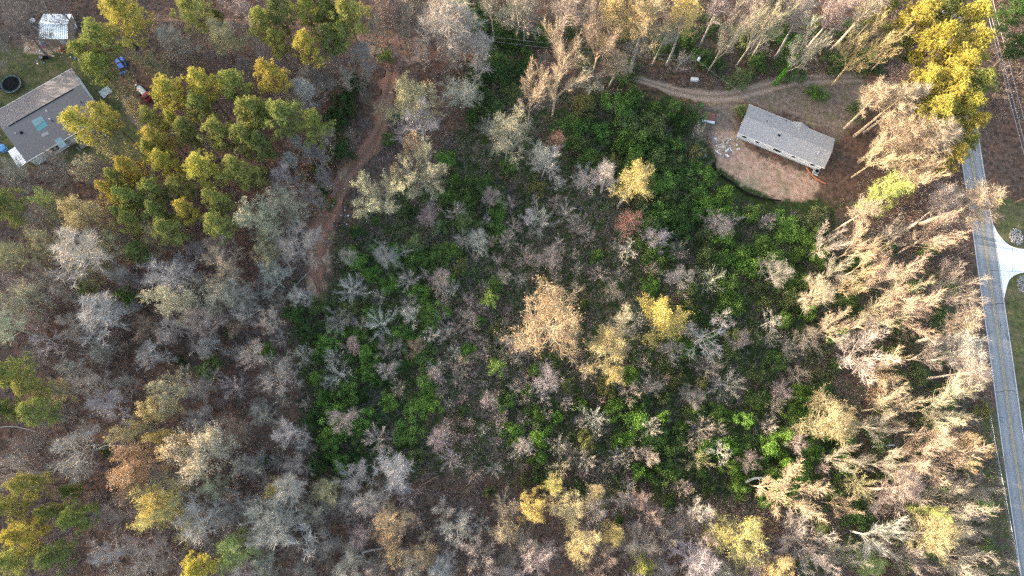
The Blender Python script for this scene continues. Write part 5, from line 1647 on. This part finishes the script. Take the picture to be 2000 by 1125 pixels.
def log(a, b_, r, mat, label, z=.3, kink=.25, br=2):
    p, q = at(*a), at(*b_)
    d_ = q - p; nrm = np.array([-d_[1], d_[0], 0]) / max(np.linalg.norm(d_), .1)
    o = empty('fallen_log', (p[0], p[1], 0)); tag(o, label, 'log')
    pts_ = [d_ * s + nrm * kink * math.sin(s * 4) + np.array([0, 0, z]) for s in np.linspace(0, 1, 8)]
    MB().tube(pts_, list(np.linspace(r, r * .6, 8)), 9).build('trunk', mat, o)
    for k in range(br):
        s = .55 + .3 * k; s0 = d_ * s + nrm * kink * math.sin(s * 4) + np.array([0, 0, z])
        MB().tube([s0, s0 + d_ * .12 + nrm * (.5 if k else -.5) + np.array([0, 0, .25])], [r * .4, r * .2], 6).build('branch', mat, o)


log((1450, 941), (1490, 931), .27, M_LOG, 'thick bleached white log lying on the green thicket', 1.6)
log((820, 951), (857, 929), .14, M_BROWNLOG, 'straight orange brown log between the white leaning tree and shrubs', .5, .05, 1)
log((708, 1078), (748, 1070), .2, M_GREYLOG, 'pale log lying beside the white crooked tree near the bottom', .8, .05, 1)
log((752, 498), (768, 452), .2, M_POLE, 'dark fallen log below the big cream tree', .4, .1, 1)
log((637, 508), (655, 497), .09, M_GREYLOG, 'thin pale pole lying at the end of the red track', .3, .05, 0)
log((1700, 873), (1742, 869), .2, M_LOG, 'short white log below the rounded orange white tree', .8, .05, 1)
log((560, 590), (618, 520), .06, M_GREYLOG, 'long thin pale stem fallen across the leaf litter', 1.2, .3, 1)
log((120, 968), (150, 963), .12, M_GREYLOG, 'pale straight log on brown litter above the dark pines', .4, .05, 0)
log((7, 835), (75, 840), .07, M_GREYLOG, 'thin forked pale stem lying near the picture edge', 1.0, .3, 2)

# rock beds by the driveway
for px, rr, seed in (((1985, 462), 1.55, 5), ((2001, 556), 1.7, 6)):
    gg = random.Random(seed); c0 = at(*px); m = MB()
    for k in range(260):
        r = rr * math.sqrt(gg.random()); a = gg.uniform(0, 6.28); s = gg.uniform(.12, .3)
        m.box((c0[0] + r * math.cos(a) * .9, c0[1] + r * math.sin(a) * 1.15, s * .3), (s, s * gg.uniform(.6, 1), s * .7), gg.uniform(0, 3), .7)
    o = m.build('rock_bed', M_STONE)
    tag(o, 'round bed of pale stones set in the grass by the driveway', kind='stuff')

# vine on the trunk of the tall tree by the gravel track
for o in list(scene.objects):
    if o.get('label') == OWN[(1575, 84)]:
        g_ = np.random.default_rng(8)
        n = 1500
        th, hh = g_.uniform(0, 6.28, n), g_.uniform(0, 9.0, n) ** 1.0
        rr_ = (.75 - .045 * hh) * g_.uniform(.5, 1.15, n)
        q = leaf_quads(g_, np.c_[rr_ * np.cos(th), rr_ * np.sin(th), hh], .26, np.c_[np.cos(th), np.sin(th), np.full(n, .3)], .6)
        v = bpy.data.objects.new('vine', quads_mesh('vine', q, [M_VINE])); COL.objects.link(v)
        v.parent = o; v.color = (.10, .27, .03, 1)
